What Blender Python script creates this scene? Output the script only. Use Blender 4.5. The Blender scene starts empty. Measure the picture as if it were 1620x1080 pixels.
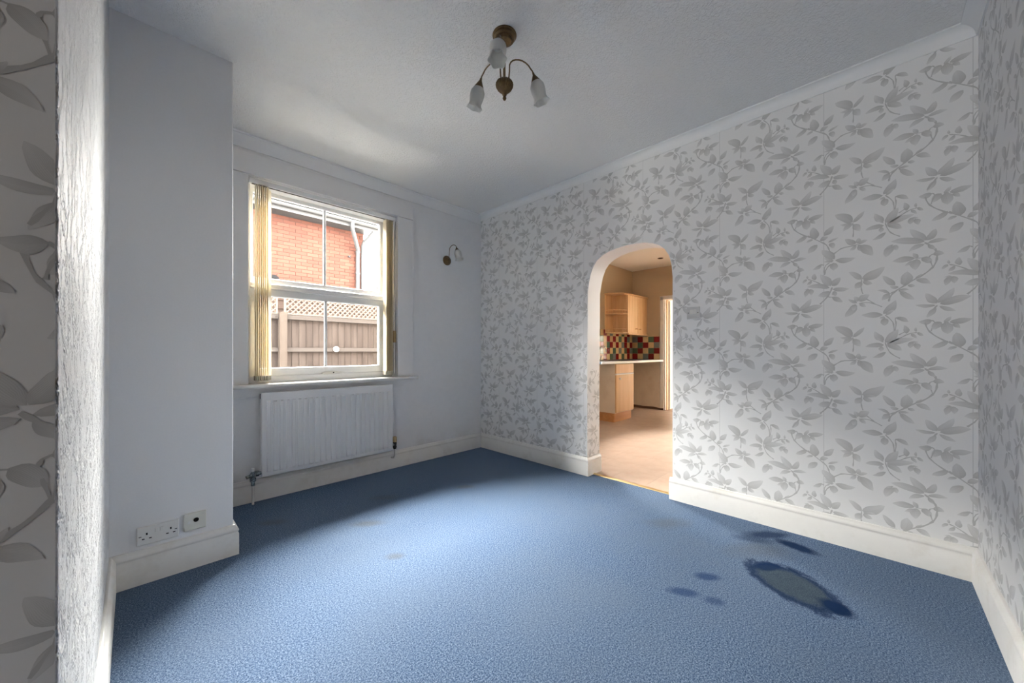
import bpy, bmesh, math, random
from mathutils import Vector, Matrix
random.seed(7)
PI = math.pi
SC = bpy.context.scene
COL = SC.collection

# ------------------------------------------------------------------ camera
cam = bpy.data.cameras.new('camera')
cam.sensor_width = 36.0
cam.lens = 587.0 / 1620.0 * 36.0
cam.shift_y = 16.0 / 1620.0
cam.clip_start = 0.02
cam_o = bpy.data.objects.new('camera', cam)
COL.objects.link(cam_o)
cam_o.location = (0, 0, 1.08)
cam_o.rotation_euler = (PI / 2, 0, math.atan2(.6997, .7145) - PI / 2)
SC.camera = cam_o

# ------------------------------------------------------------------ world and light
SKY = 32.0
world = bpy.data.worlds.new('bright overcast sky')
SC.world = world
world.use_nodes = True
bg = world.node_tree.nodes['Background']
bg.inputs['Color'].default_value = (1.0, .955, .89, 1)
bg.inputs['Strength'].default_value = SKY


def area_light(name, loc, rot, sx, sy, power, color=(1, 1, 1), portal=False):
    d = bpy.data.lights.new(name, 'AREA')
    d.shape = 'RECTANGLE'
    d.size, d.size_y = sx, sy
    d.energy = power
    d.color = color
    d.cycles.is_portal = portal
    o = bpy.data.objects.new(name, d)
    o.location = loc
    o.rotation_euler = rot
    COL.objects.link(o)
    return o


# hazy sun behind the brick house: soft light down through the windows
sd = bpy.data.lights.new('hazy_sun', 'SUN')
sd.energy = 72.0
sd.angle = math.radians(72)
sd.color = (1.0, .95, .88)
sun = bpy.data.objects.new('hazy_sun', sd)
COL.objects.link(sun)
SUN_EL, SUN_AZ = math.radians(42), math.radians(96)      # azimuth from +X towards +Y
sun.rotation_euler = Vector((math.cos(SUN_EL) * math.cos(SUN_AZ), math.cos(SUN_EL) * math.sin(SUN_AZ), math.sin(SUN_EL))).to_track_quat('Z', 'Y').to_euler()
# daylight enters by the window openings, some added; portals only steer sky sampling
area_light('window_portal', (1.15, 3.50, 1.59), (-PI / 2, 0, 0), 1.15, 1.5, 1, portal=True)
area_light('kitchen_portal', (4.25, 3.70, 1.70), (-PI / 2, 0, 0), .8, .8, 1, portal=True)
area_light('utility_portal', (8.45, 3.68, 1.35), (-PI / 2, 0, 0), 1.1, 1.7, 1, portal=True)
area_light('far_kitchen_portal', (7.05, .45, 1.575), (0, PI / 2, 0), 1.05, .6, 1, portal=True)
area_light('hall_portal', (-4.45, -.10, 1.475), (0, -PI / 2, 0), 1.35, .40, 1, portal=True)
SC.view_settings.view_transform = 'Standard'
SC.view_settings.look = 'None'
SC.view_settings.gamma = 1.0
SC.view_settings.use_curve_mapping = False
SC.view_settings.exposure = 1.1
cy = SC.cycles
cy.use_denoising = True
cy.max_bounces = 14
cy.diffuse_bounces = 10
cy.glossy_bounces = 4
cy.transmission_bounces = 6
cy.transparent_max_bounces = 12
cy.sample_clamp_indirect = 8.0
cy.caustics_reflective = False
cy.caustics_refractive = False

# ------------------------------------------------------------------ helpers: meshes


class G:
    """collects boxes, prisms, lathes and tubes; build() links them as ONE mesh object (world coordinates)"""

    def __init__(s):
        s.v, s.f, s.uv = [], [], []

    def add(s, vs, fs):
        n = len(s.v)
        s.v += [tuple(p) for p in vs]
        s.f += [tuple(i + n for i in f) for f in fs]
        return s

    def box(s, x0, x1, y0, y1, z0, z1, M=None):
        vs = [(x, y, z) for z in (z0, z1) for y in (y0, y1) for x in (x0, x1)]
        if M: vs = [M @ Vector(p) for p in vs]
        return s.add(vs, [(0, 2, 3, 1), (4, 5, 7, 6), (0, 1, 5, 4), (2, 6, 7, 3), (0, 4, 6, 2), (1, 3, 7, 5)])

    def prism(s, poly, a, b, axis='z', M=None):
        """poly in the two other axes (xy for z, xz for y, yz for x), swept from a to b"""
        def P(p, c):
            q = {'z': (p[0], p[1], c), 'y': (p[0], c, p[1]), 'x': (c, p[0], p[1])}[axis]
            return M @ Vector(q) if M else q
        n = len(poly)
        vs = [P(p, a) for p in poly] + [P(p, b) for p in poly]
        fs = [tuple(range(n))[::-1], tuple(range(n, 2 * n))]
        fs += [(i, (i + 1) % n, n + (i + 1) % n, n + i) for i in range(n)]
        return s.add(vs, fs)

    def lathe(s, prof, M=None, n=24, flute=None):
        """prof: list of (r, z) about local z"""
        vs, fs = [], []
        for (r, z) in prof:
            for k in range(n):
                a = 2 * PI * k / n
                rr = r * (1 + (flute(a, z) if flute else 0))
                p = Vector((rr * math.cos(a), rr * math.sin(a), z))
                vs.append(M @ p if M else p)
        for i in range(len(prof) - 1):
            for k in range(n):
                fs.append((i * n + k, i * n + (k + 1) % n, (i + 1) * n + (k + 1) % n, (i + 1) * n + k))
        if prof[0][0] > 1e-6: fs.append(tuple(range(n))[::-1])
        if prof[-1][0] > 1e-6: fs.append(tuple((len(prof) - 1) * n + k for k in range(n)))
        return s.add(vs, fs)

    def shell(s, prof, M=None, n=24, flute=None):
        """lathe without end caps"""
        m = len(s.f)
        s.lathe(prof, M, n, flute)
        s.f = [f for i, f in enumerate(s.f) if i < m or len(f) == 4]
        return s

    def tube(s, pts, r, n=10):
        pts = [Vector(p) for p in pts]
        up = Vector((0.123, 0.456, 0.88)).normalized()
        vs, fs = [], []
        for i, p in enumerate(pts):
            t = (pts[min(i + 1, len(pts) - 1)] - pts[max(i - 1, 0)]).normalized()
            a = t.cross(up)
            if a.length < .05: a = t.cross(Vector((1, 0, 0)))
            a.normalize(); b = t.cross(a)
            rr = r(i / (len(pts) - 1)) if callable(r) else r
            for k in range(n):
                an = 2 * PI * k / n
                vs.append(p + a * rr * math.cos(an) + b * rr * math.sin(an))
        for i in range(len(pts) - 1):
            for k in range(n):
                fs.append((i * n + k, i * n + (k + 1) % n, (i + 1) * n + (k + 1) % n, (i + 1) * n + k))
        fs += [tuple(range(n))[::-1], tuple((len(pts) - 1) * n + k for k in range(n))]
        return s.add(vs, fs)

    def sweep(s, prof, path, outs):
        """profile (out, z) along a plan path of (x, y); outs: outward (x, y) offset per point"""
        n = len(prof)
        vs, fs = [], []
        for (px, py), (ox, oy) in zip(path, outs):
            for (o, z) in prof: vs.append((px + ox * o, py + oy * o, z))
        for i in range(len(path) - 1):
            for k in range(n):
                k2 = (k + 1) % n
                fs.append((i * n + k, (i + 1) * n + k, (i + 1) * n + k2, i * n + k2))
        fs += [tuple(range(n)), tuple((len(path) - 1) * n + k for k in range(n))[::-1]]
        return s.add(vs, fs)

    def build(s, name, mat, parent=None, bevel=0, smooth=None, uv=None, seg=2):
        org = origin(parent)
        me = bpy.data.meshes.new(name)
        me.from_pydata([tuple(Vector(p) - org) for p in s.v], [], s.f)
        me.validate()
        bm = bmesh.new(); bm.from_mesh(me)
        bmesh.ops.recalc_face_normals(bm, faces=bm.faces)
        bm.to_mesh(me); bm.free()
        if mat: me.materials.append(mat)
        o = bpy.data.objects.new(name, me)
        COL.objects.link(o)
        if parent: o.parent = parent
        if smooth:
            for p in me.polygons: p.use_smooth = True
            me.set_sharp_from_angle(angle=math.radians(smooth))
        if bevel:
            m = o.modifiers.new('bevel', 'BEVEL')
            m.width = bevel; m.segments = seg; m.limit_method = 'ANGLE'; m.angle_limit = math.radians(40)
        return o


def origin(o):
    v = Vector((0, 0, 0))
    while o:
        v = v + Vector(o.location); o = o.parent
    return v


def tag(o, label=None, cat=None, group=None, kind=None):
    if label: o['label'] = label
    if cat: o['category'] = cat
    if group: o['group'] = group
    if kind: o['kind'] = kind
    return o


def thing(name, loc, label, cat, group=None, kind=None):
    o = bpy.data.objects.new(name, None)
    o.empty_display_size = .05
    o.location = loc
    COL.objects.link(o)
    return tag(o, label, cat, group, kind)


def struct(o, label, cat):
    return tag(o, label, cat, None, 'structure')


def aim(loc, d):
    """matrix that takes local z to direction d at loc"""
    return Matrix.Translation(loc) @ Vector(d).to_track_quat('Z', 'Y').to_matrix().to_4x4()


def arc(fn, n):
    return [fn(i / n) for i in range(n + 1)]

# ------------------------------------------------------------------ helpers: materials


def lin(c):
    return tuple((x / 12.92 if x <= .04045 else ((x + .055) / 1.055) ** 2.4) for x in (v / 255 for v in c)) + (1,)


class N:
    """small wrapper over a node tree"""

    def __init__(s, name):
        s.m = bpy.data.materials.new(name)
        s.m.use_nodes = True
        s.t = s.m.node_tree
        s.p = s.t.nodes['Principled BSDF']
        s.out = s.t.nodes['Material Output']

    def n(s, ty, **kw):
        x = s.t.nodes.new(ty)
        for k, v in kw.items():
            if k.startswith('i_'):
                key = k[2:]
                x.inputs[int(key) if key.isdigit() else key].default_value = v
            else: setattr(x, k, v)
        return x

    def l(s, a, b): s.t.links.new(a, b); return b

    def math(s, op, a, b=None, c=None, clamp=False):
        x = s.t.nodes.new('ShaderNodeMath'); x.operation = op; x.use_clamp = clamp
        for i, q in enumerate((a, b, c)):
            if q is None: continue
            if isinstance(q, (int, float)): x.inputs[i].default_value = q
            else: s.l(q, x.inputs[i])
        return x.outputs[0]

    def mix(s, f, a, b, blend='MIX'):
        x = s.t.nodes.new('ShaderNodeMix'); x.data_type = 'RGBA'; x.blend_type = blend
        for sock, q in ((x.inputs[0], f), (x.inputs[6], a), (x.inputs[7], b)):
            if isinstance(q, (int, float)): sock.default_value = q
            elif isinstance(q, tuple): sock.default_value = q
            else: s.l(q, sock)
        return x.outputs[2]

    def co(s, kind='Object'):
        if not hasattr(s, '_tc'): s._tc = s.n('ShaderNodeTexCoord')
        return s._tc.outputs[kind]

    def noise(s, scale, detail=2, rough=.5, vec=None, stretch=None, dist=0):
        x = s.n('ShaderNodeTexNoise', i_Scale=scale, i_Detail=detail, i_Roughness=rough, i_Distortion=dist)
        v = vec if vec is not None else s.co()
        if stretch:
            mp = s.n('ShaderNodeMapping'); mp.inputs['Scale'].default_value = stretch
            s.l(v, mp.inputs[0]); v = mp.outputs[0]
        s.l(v, x.inputs['Vector'])
        return x.outputs['Fac']

    def ramp(s, f, stops):
        x = s.n('ShaderNodeValToRGB')
        e = x.color_ramp.elements
        while len(e) < len(stops): e.new(.5)
        for el, (p, c) in zip(e, stops): el.position = p; el.color = c if len(c) == 4 else tuple(c) + (1,)
        s.l(f, x.inputs[0])
        return x.outputs[0]

    def bump(s, h, strength=.3, dist=.002):
        x = s.n('ShaderNodeBump', i_Strength=strength, i_Distance=dist)
        s.l(h, x.inputs['Height']); s.l(x.outputs[0], s.p.inputs['Normal'])
        return x

    def set(s, col=None, rough=.5, metal=0, spec=.5, sheen=0):
        if col is not None:
            if isinstance(col, tuple): s.p.inputs['Base Color'].default_value = col
            else: s.l(col, s.p.inputs['Base Color'])
        s.p.inputs['Roughness'].default_value = rough
        s.p.inputs['Metallic'].default_value = metal
        s.p.inputs['Specular IOR Level'].default_value = spec
        if sheen: s.p.inputs['Sheen Weight'].default_value = sheen
        return s


def grey(v): return (v, v, v, 1)


def painted(name, col, rough=.5, nscale=40, amp=.04, bump=.05, dist=.001, spec=.4, dirt=0, dirtcol=None, dscale=4):
    """plain painted / plastic surface with faint mottling"""
    m = N(name)
    f = m.noise(nscale, 3)
    lo = tuple(c * (1 - amp) for c in col[:3]) + (1,)
    c = m.mix(f, lo, col)
    if dirt:
        d = m.ramp(m.noise(dscale, 5, .65), [(.52, (0, 0, 0)), (.75, grey(dirt))])
        c = m.mix(d, c, dirtcol or lin((150, 140, 120)))
    m.set(c, rough, 0, spec)
    if bump: m.bump(f, bump, dist)
    return m.m

# ------------------------------------------------------------------ materials
def mat_wall_emboss():
    m = N('white_embossed_wall')
    a = m.noise(160, 3, .6); b = m.noise(22, 2)
    c = m.mix(b, (.77, .775, .785, 1), (.82, .82, .825, 1))
    # faint grime near the skirting and behind the radiator pipe
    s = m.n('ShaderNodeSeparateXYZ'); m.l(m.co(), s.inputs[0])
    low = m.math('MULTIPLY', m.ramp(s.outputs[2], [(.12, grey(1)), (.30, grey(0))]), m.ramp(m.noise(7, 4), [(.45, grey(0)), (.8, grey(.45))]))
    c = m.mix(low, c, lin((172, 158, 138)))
    m.set(c, .55, 0, .35)
    m.bump(m.math('ADD', a, m.math('MULTIPLY', b, .5)), .35, .0025)
    return m.m


def mat_paper(axis, phase, period=.54):
    """plain ground of the floral paper: faint emboss and the butt seams between the drops"""
    m = N('pale_grey_wallpaper')
    s = m.n('ShaderNodeSeparateXYZ'); m.l(m.co(), s.inputs[0])
    u = s.outputs[axis]
    fr = m.math('FRACT', m.math('DIVIDE', m.math('ADD', u, phase), period))
    seam = m.math('LESS_THAN', fr, .0035)
    a = m.noise(1, 3, .6, stretch=(220, 220, 60)); b = m.noise(3, 3)
    c = m.mix(b, (.76, .76, .762, 1), (.82, .82, .822, 1))
    c = m.mix(m.math('MULTIPLY', seam, .55), c, (.30, .30, .31, 1))
    m.set(c, .42, 0, .45)
    m.bump(m.math('SUBTRACT', m.math('ADD', m.math('MULTIPLY', a, .4), b), seam), .25, .0015)
    return m.m


def mat_strip():
    """the same paper seen along the wall: raised, slightly glossy relief"""
    m = N('white_relief_wallpaper')
    a = m.noise(1, 4, .62, stretch=(20, 20, 14)); v = m.noise(1, 3, .6, stretch=(85, 85, 40))
    r = m.ramp(a, [(.46, grey(0)), (.56, grey(1))])
    c = m.mix(m.math('MULTIPLY', r, .25), (.66, .665, .675, 1), (.50, .51, .52, 1))
    m.set(c, .42, 0, .35)
    m.bump(m.math('ADD', m.math('MULTIPLY', r, .8), m.math('MULTIPLY', v, .7)), 1.0, .009)
    return m.m


def mat_leaf_print():
    m = N('grey_leaf_print')
    s = m.n('ShaderNodeSeparateXYZ'); m.l(m.co('UV'), s.inputs[0])
    along, side = s.outputs[0], s.outputs[1]
    g = m.ramp(along, [(0, grey(.46)), (.35, grey(.53)), (.8, grey(.62)), (1, grey(.68))])
    vein = m.math('MULTIPLY', m.math('SINE', m.math('ADD', m.math('MULTIPLY', side, 42), m.math('MULTIPLY', along, 14))), .035)
    edge = m.math('MULTIPLY', m.math('POWER', m.math('ABSOLUTE', side), 3), -.04)
    half = m.math('MULTIPLY', m.math('GREATER_THAN', side, 0), .03)
    k = m.math('ADD', m.math('ADD', vein, edge), half)
    c = m.mix(1.0, g, m.ramp(m.math('ADD', k, .5), [(0, grey(0)), (1, grey(1))]), 'OVERLAY')
    m.set(c, .45, 0, .45)
    return m.m


def mat_ceiling():
    m = N('textured_white_ceiling')
    a = m.noise(75, 4, .62, dist=.6); b = m.noise(24, 3, .6, dist=.4)
    c = m.mix(m.noise(1.2, 2), (.81, .81, .805, 1), (.86, .86, .855, 1))
    m.set(c, .6, 0, .3)
    m.bump(m.math('ADD', m.ramp(a, [(.42, grey(0)), (.66, grey(1))]), m.math('MULTIPLY', b, .35)), .7, .005)
    return m.m


def mat_carpet():
    m = N('stained_blue_carpet')
    co = m.co()
    tuft = m.noise(390, 2, .8); mid = m.noise(165, 3, .85); big = m.noise(1.6, 3, .55)
    t = m.math('ADD', m.math('MULTIPLY', tuft, .45), m.math('MULTIPLY', mid, .55))
    c = m.ramp(t, [(.41, CARPET[0]), (.5, CARPET[1]), (.60, CARPET[2])])
    c = m.mix(m.ramp(big, [(.40, grey(0)), (.66, grey(.34))]), c, CARPET[3])
    s = m.n('ShaderNodeSeparateXYZ'); m.l(co, s.inputs[0])
    wob = m.math('SUBTRACT', m.noise(11, 5, .68), .5)

    def ell(cx, cy_, ax, ay, rx, ry, w=.9):
        """normalised radius of an ellipse whose long axis points to (ax, ay)"""
        q = math.hypot(ax, ay); ax, ay = ax / q, ay / q
        dx = m.math('SUBTRACT', s.outputs[0], cx); dy = m.math('SUBTRACT', s.outputs[1], cy_)
        p = m.math('DIVIDE', m.math('ADD', m.math('MULTIPLY', dx, ax), m.math('MULTIPLY', dy, ay)), rx)
        r = m.math('DIVIDE', m.math('ADD', m.math('MULTIPLY', dx, -ay), m.math('MULTIPLY', dy, ax)), ry)
        d = m.math('SQRT', m.math('ADD', m.math('MULTIPLY', p, p), m.math('MULTIPLY', r, r)))
        return m.math('ADD', d, m.math('MULTIPLY', wob, w))

    def lay(c, d, stops, col):
        return m.mix(m.ramp(m.math('MULTIPLY', d, .5), [(p * .5, grey(v)) for p, v in stops]), c, col)
    navy = (.005, .017, .055, 1); moss = (.050, .072, .085, 1); brown = (.085, .088, .082, 1)
    # grey-brown marks
    for (cx, cy_, rx, ry, k) in ((1.03, 2.28, .13, .055, .5), (.97, 1.81, .06, .04, .5), (1.86, 2.34, .09, .05, .5), (2.36, .93, .17, .09, .35), (1.3, 2.6, .12, .06, .3), (.62, 2.72, .10, .05, .4), (2.38, .45, .22, .12, .35)):
        c = lay(c, ell(cx, cy_, 1, -.8, rx, ry), [(.3, k), (1.1, 0)], brown)
    # the big ring
    d = ell(2.135, .275, -.18, -.34, .205, .13, .8)
    c = lay(c, d, [(.70, .8), (1.02, 0)], m.mix(m.noise(26, 4, .7), (.010, .020, .036, 1), (.050, .068, .070, 1)))
    c = lay(c, d, [(.66, 0), (.86, .85), (.98, .75), (1.08, 0)], navy)
    c = lay(c, ell(2.075, .115, -.18, -.34, .075, .055), [(.6, .95), (1.05, 0)], navy)
    c = lay(c, ell(2.235, .385, 1, -.8, .085, .04), [(.6, .85), (1.05, 0)], navy)
    c = lay(c, ell(2.28, .27, -.1, -.3, .09, .022), [(.5, .7), (1.05, 0)], navy)
    # the marks along the skirting
    c = lay(c, ell(2.615, .46, 1, -1, .14, .055), [(.5, .75), (1.1, 0)], navy)
    c = lay(c, ell(2.57, .31, -.2, -1, .11, .05), [(.6, .95), (1.1, 0)], navy)
    c = lay(c, ell(2.50, .50, .5, -1, .12, .05), [(.4, .5), (1.1, 0)], navy)
    # fainter blue drops
    blue = (.016, .04, .11, 1)
    c = lay(c, ell(1.93, .575, .8, -1, .07, .035), [(.5, .8), (1.1, 0)], blue)
    c = lay(c, ell(1.73, .62, .6, -1, .08, .035), [(.5, .75), (1.1, 0)], blue)
    c = lay(c, ell(1.76, .50, .6, -1, .05, .03), [(.5, .6), (1.1, 0)], blue)
    m.set(c, .95, 0, .05)
    m.bump(t, .3, .002)
    return m.m


def wood(name, c0, c1, axis='z', scale=9, rough=.45, knots=0, spec=.35):
    m = N(name)
    st = {'z': (scale * 2.2, scale * 2.2, scale * .12), 'x': (scale * .12, scale * 2.2, scale * 2.2), 'y': (scale * 2.2, scale * .12, scale * 2.2)}[axis]
    oi = m.n('ShaderNodeObjectInfo')
    va = m.n('ShaderNodeVectorMath'); va.operation = 'ADD'
    m.l(m.co(), va.inputs[0])
    sc = m.n('ShaderNodeVectorMath'); sc.operation = 'SCALE'; sc.inputs['Scale'].default_value = 3.1
    m.l(oi.outputs['Location'], sc.inputs[0]); m.l(sc.outputs[0], va.inputs[1])
    f = m.noise(1, 5, .6, vec=va.outputs[0], stretch=st, dist=.5)
    c = m.mix(m.ramp(f, [(.33, grey(0)), (.68, grey(1))]), c0, c1)
    if knots:
        k = m.ramp(m.noise(5, 5, .7, vec=va.outputs[0], stretch=(1, 1, .6)), [(.56, grey(0)), (.70, grey(knots))])
        c = m.mix(k, c, tuple(x * .45 for x in c0[:3]) + (1,))
    m.set(c, rough, 0, spec)
    m.bump(f, .12, .001)
    return m.m


def metal(name, col, rough=.3, tarnish=None):
    m = N(name)
    c = col
    if tarnish: c = m.mix(m.ramp(m.noise(60, 4, .6), [(.4, grey(0)), (.62, grey(1))]), col, tarnish)
    m.set(c, rough, 1)
    return m.m


def mat_glass():
    m = N('window_glass')
    tr = m.n('ShaderNodeBsdfTransparent'); tr.inputs[0].default_value = (.97, .98, .98, 1)
    gl = m.n('ShaderNodeBsdfGlossy'); gl.inputs['Roughness'].default_value = .02
    fr = m.n('ShaderNodeFresnel'); fr.inputs[0].default_value = 1.25
    mx = m.n('ShaderNodeMixShader')
    m.l(fr.outputs[0], mx.inputs[0]); m.l(tr.outputs[0], mx.inputs[1]); m.l(gl.outputs[0], mx.inputs[2])
    m.l(mx.outputs[0], m.out.inputs[0])
    return m.m


def translucent(name, col, tcol, k=.5, rough=.6):
    m = N(name)
    d = m.n('ShaderNodeBsdfDiffuse'); t = m.n('ShaderNodeBsdfTranslucent'); mx = m.n('ShaderNodeMixShader')
    f = m.noise(1, 3, .6, stretch=(60, 60, 400))
    m.l(m.mix(f, tuple(c * .93 for c in col[:3]) + (1,), col), d.inputs[0])
    t.inputs[0].default_value = tcol
    mx.inputs[0].default_value = k
    m.l(d.outputs[0], mx.inputs[1]); m.l(t.outputs[0], mx.inputs[2])
    g = m.n('ShaderNodeBsdfGlossy'); g.inputs['Roughness'].default_value = rough * .5
    mg = m.n('ShaderNodeMixShader'); mg.inputs[0].default_value = .05
    m.l(mx.outputs[0], mg.inputs[1]); m.l(g.outputs[0], mg.inputs[2])
    m.l(mg.outputs[0], m.out.inputs[0])
    return m.m


def brickmat():
    m = N('red_brick')
    oi = m.n('ShaderNodeObjectInfo')
    f = m.noise(30, 4, .6)
    c = m.ramp(oi.outputs['Random'], [(0, BRICK[0]), (.5, BRICK[1]), (1, BRICK[2])])
    c = m.mix(m.math('MULTIPLY', f, .35), c, tuple(x * .6 for x in BRICK[1][:3]) + (1,))
    m.set(c, .9, 0, .15); m.bump(f, .3, .003)
    return m.m


CARPET = [(.006, .022, .062, 1), (.066, .112, .196, 1), (.26, .325, .42, 1), (.115, .15, .205, 1)]
BRICK = [(.037, .0132, .0088, 1), (.045, .0168, .0112, 1), (.053, .0212, .0145, 1)]
M = {}
M['wall'] = mat_wall_emboss()
M['paint'] = painted('white_wall_paint', (.79, .79, .795, 1), .6, 120, .05, .25, .0012)
M['paper_y'] = mat_paper(1, .33)
M['paper_x'] = mat_paper(0, .155)
M['paper_near'] = mat_paper(0, .215)
M['strip'] = mat_strip()
M['leaf'] = mat_leaf_print()
M['ceiling'] = mat_ceiling()
M['carpet'] = mat_carpet()
M['gloss_white'] = painted('old_white_gloss_paint', (.78, .77, .745, 1), .34, 30, .05, .04, .001, .5, dirt=.35, dirtcol=lin((176, 166, 146)), dscale=5)
M['trim_white'] = painted('white_satin_paint', (.78, .78, .785, 1), .42, 30, .03, .03)
M['coving'] = painted('white_coving_paint', (.82, .825, .83, 1), .6, 60, .03, .05)
M['upvc'] = painted('white_upvc', (.78, .79, .80, 1), .28, 20, .02, 0, spec=.5)
M['radiator'] = painted('white_radiator_enamel', (.76, .765, .775, 1), .3, 20, .02, 0, spec=.5)
M['plastic'] = painted('white_moulded_plastic', (.74, .735, .71, 1), .3, 20, .02, 0, spec=.5)
M['cream_plastic'] = painted('cream_moulded_plastic', (.70, .69, .62, 1), .35, 20, .02, 0, spec=.5)
M['switch_plastic'] = painted('grey_white_plastic', (.60, .60, .595, 1), .35, 20, .02, 0, spec=.5)
M['dark'] = painted('dark_slot', (.012, .012, .012, 1), .6, 20, .1, 0)
M['brass'] = metal('antique_brass', (.21, .145, .075, 1), .36, (.15, .105, .06, 1))
M['tanbrass'] = painted('tan_plastic', lin((176, 150, 104)), .4, 30, .1, 0)
M['chrome'] = metal('tarnished_chrome', (.42, .47, .48, 1), .28, (.10, .13, .14, 1))
M['bright_chrome'] = metal('chrome', (.75, .76, .78, 1), .15)
M['gold'] = metal('brass_strip', (.80, .62, .33, 1), .32)
M['glass'] = mat_glass()
M['frost'] = translucent('frosted_glass', (.80, .80, .785, 1), (.90, .91, .89, 1), .45, .4)
M['vane'] = translucent('cream_blind_fabric', lin((246, 240, 222)), (.92, .85, .70, 1), .40)
M['weight'] = painted('grey_blind_weight', lin((170, 166, 150)), .5, 60, .1, .05)
M['mould_board'] = painted('stained_white_board', (.72, .70, .66, 1), .5, 30, .05, .03, dirt=.6, dirtcol=lin((190, 160, 120)))
M['k_wall'] = painted('tan_kitchen_wall', lin((178, 158, 130)), .7, 50, .05, .08)
M['k_low'] = painted('cream_unpainted_wall', lin((222, 208, 190)), .7, 12, .12, .1, dirt=.5, dirtcol=lin((176, 150, 126)), dscale=3)
M['k_ceil'] = painted('cream_kitchen_ceiling', lin((236, 231, 222)), .7, 60, .04, .1)
M['k_floor'] = painted('mottled_terracotta_vinyl', lin((184, 162, 146)), .38, 9, .28, .03, spec=.4, dirt=.45, dirtcol=lin((160, 124, 104)), dscale=6)
M['grout'] = painted('pale_grout', lin((196, 184, 164)), .8, 60, .1, .05)
M['subfloor'] = painted('dark_subfloor', lin((116, 88, 70)), .8, 40, .2, .1)
M['beech'] = wood('beech_veneer', lin((200, 160, 114)), lin((218, 182, 138)), 'z', 8)
M['beech_dark'] = wood('beech_plinth', lin((182, 128, 80)), lin((200, 148, 98)), 'x', 8)
M['worktop'] = painted('blue_grey_laminate', lin((84, 98, 112)), .35, 160, .35, 0, spec=.5)
M['edge'] = painted('pale_laminate_edge', lin((206, 208, 208)), .3, 60, .08, 0, spec=.5)
M['t_cream'] = painted('cream_glazed_tile', lin((222, 190, 140)), .16, 14, .12, .03, spec=.5)
M['t_red'] = painted('dark_red_glazed_tile', lin((134, 24, 24)), .14, 14, .25, .03, spec=.5)
M['t_green'] = painted('green_glazed_tile', lin((86, 108, 84)), .14, 14, .25, .03, spec=.5)
M['t_grey'] = painted('blue_grey_glazed_tile', lin((128, 132, 128)), .14, 14, .2, .03, spec=.5)
M['brick'] = brickmat()
M['mortar'] = painted('pale_mortar', (0.0217, 0.0148, 0.0122, 1), .9, 60, .2, .1)
M['fascia'] = painted('white_gutter_plastic', (.034, .0345, .0357, 1), .45, 20, .04, 0, spec=.1)
M['slate'] = painted('weathered_roof_tile', (.0085, .0085, .0088, 1), .8, 30, .3, .2, spec=.05)
M['fence'] = wood('weathered_fence_board', (0.0122, 0.0088, 0.0076, 1), (0.0239, 0.0187, 0.0163, 1), 'z', 7, .85, .75, .1)
M['fence_rail'] = wood('weathered_fence_rail', (0.0195, 0.0161, 0.0146, 1), (0.0280, 0.0243, 0.0222, 1), 'x', 7, .85, 0, .1)
M['fence_post'] = wood('pale_fence_post', (0.0213, 0.0158, 0.0128, 1), (0.0274, 0.0219, 0.0183, 1), 'z', 7, .85, 0, .1)
M['lath'] = wood('pale_trellis_lath', (0.0401, 0.0317, 0.0267, 1), (0.0513, 0.0418, 0.0356, 1), 'z', 7, .85, 0, .1)
M['ground'] = painted('concrete_paving', (.30, .295, .28, 1), .9, 12, .3, .2)
M['render'] = painted('pale_house_render', (.5, .5, .48, 1), .9, 20, .1, .1)
M['leaf_green'] = painted('garden_leaf', (0.0135, 0.0225, 0.0090, 1), .6, 20, .3, 0)
M['bark'] = painted('bark', (.05, .04, .03, 1), .9, 30, .3, .3)
M['low_bounce_brown'] = painted('brown_low_bounce_paint', lin((128, 112, 98)), .6, 40, .05, .05)  # unseen hall walls kept brown to cut bounce onto the near end face
M['shed'] = wood('dark_shed_board', (.010, .0065, .005, 1), (.019, .012, .0095, 1), 'x', 7, .85, 0, .1)
M['felt'] = painted('dark_roof_felt', (.005, .005, .0055, 1), .9, 40, .2, .1, spec=.03)

# ------------------------------------------------------------------ the room shell
HX0 = -4.2
XA, YW, YS, XL, H = 2.772, 3.21, -.345, -.075, 2.62
XT = 2.972                      # kitchen face of the arch wall
XK, YK, HK = 6.87, 3.42, 2.65   # kitchen far wall, window wall, ceiling
YN = .84                        # near end of the left wall
PX, PY = .374, 2.45             # boxed pier in the left corner

g = G().box(HX0 - .2, 2.83, -.545, 3.30, -.12, 0)
struct(g.build('floor', M['carpet']), 'worn blue carpet with dark stains covering the room floor', 'carpet')
g = G().box(HX0 - .2, XT, -.545, 3.46, H, H + .15)
struct(g.build('ceiling', M['ceiling']), 'white textured ceiling of the empty room', 'ceiling')

# window wall with its opening
WX0, WX1, WZ0, WZ1 = .575, 1.73, .84, 2.345
g = G()
xs = [-1.25, WX0, WX1, XT]; zs = [-.12, WZ0, WZ1, H + .15]
vid = {}
vs, fs = [], []
for k, y in enumerate((YW, YW + .25)):
    for i, x in enumerate(xs):
        for j, z in enumerate(zs):
            vid[i, j, k] = len(vs); vs.append((x, y, z))
for i in range(3):
    for j in range(3):
        if (i, j) == (1, 1): continue
        for k in (0, 1):
            fs.append((vid[i, j, k], vid[i + 1, j, k], vid[i + 1, j + 1, k], vid[i, j + 1, k]))
for a, b in (((1, 1), (2, 1)), ((2, 1), (2, 2)), ((2, 2), (1, 2)), ((1, 2), (1, 1)),
             ):
    fs.append((vid[a + (0,)], vid[b + (0,)], vid[b + (1,)], vid[a + (1,)]))
for i in range(3):
    for j in (0, 3): fs.append((vid[i, j, 0], vid[i + 1, j, 0], vid[i + 1, j, 1], vid[i, j, 1]))
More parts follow.
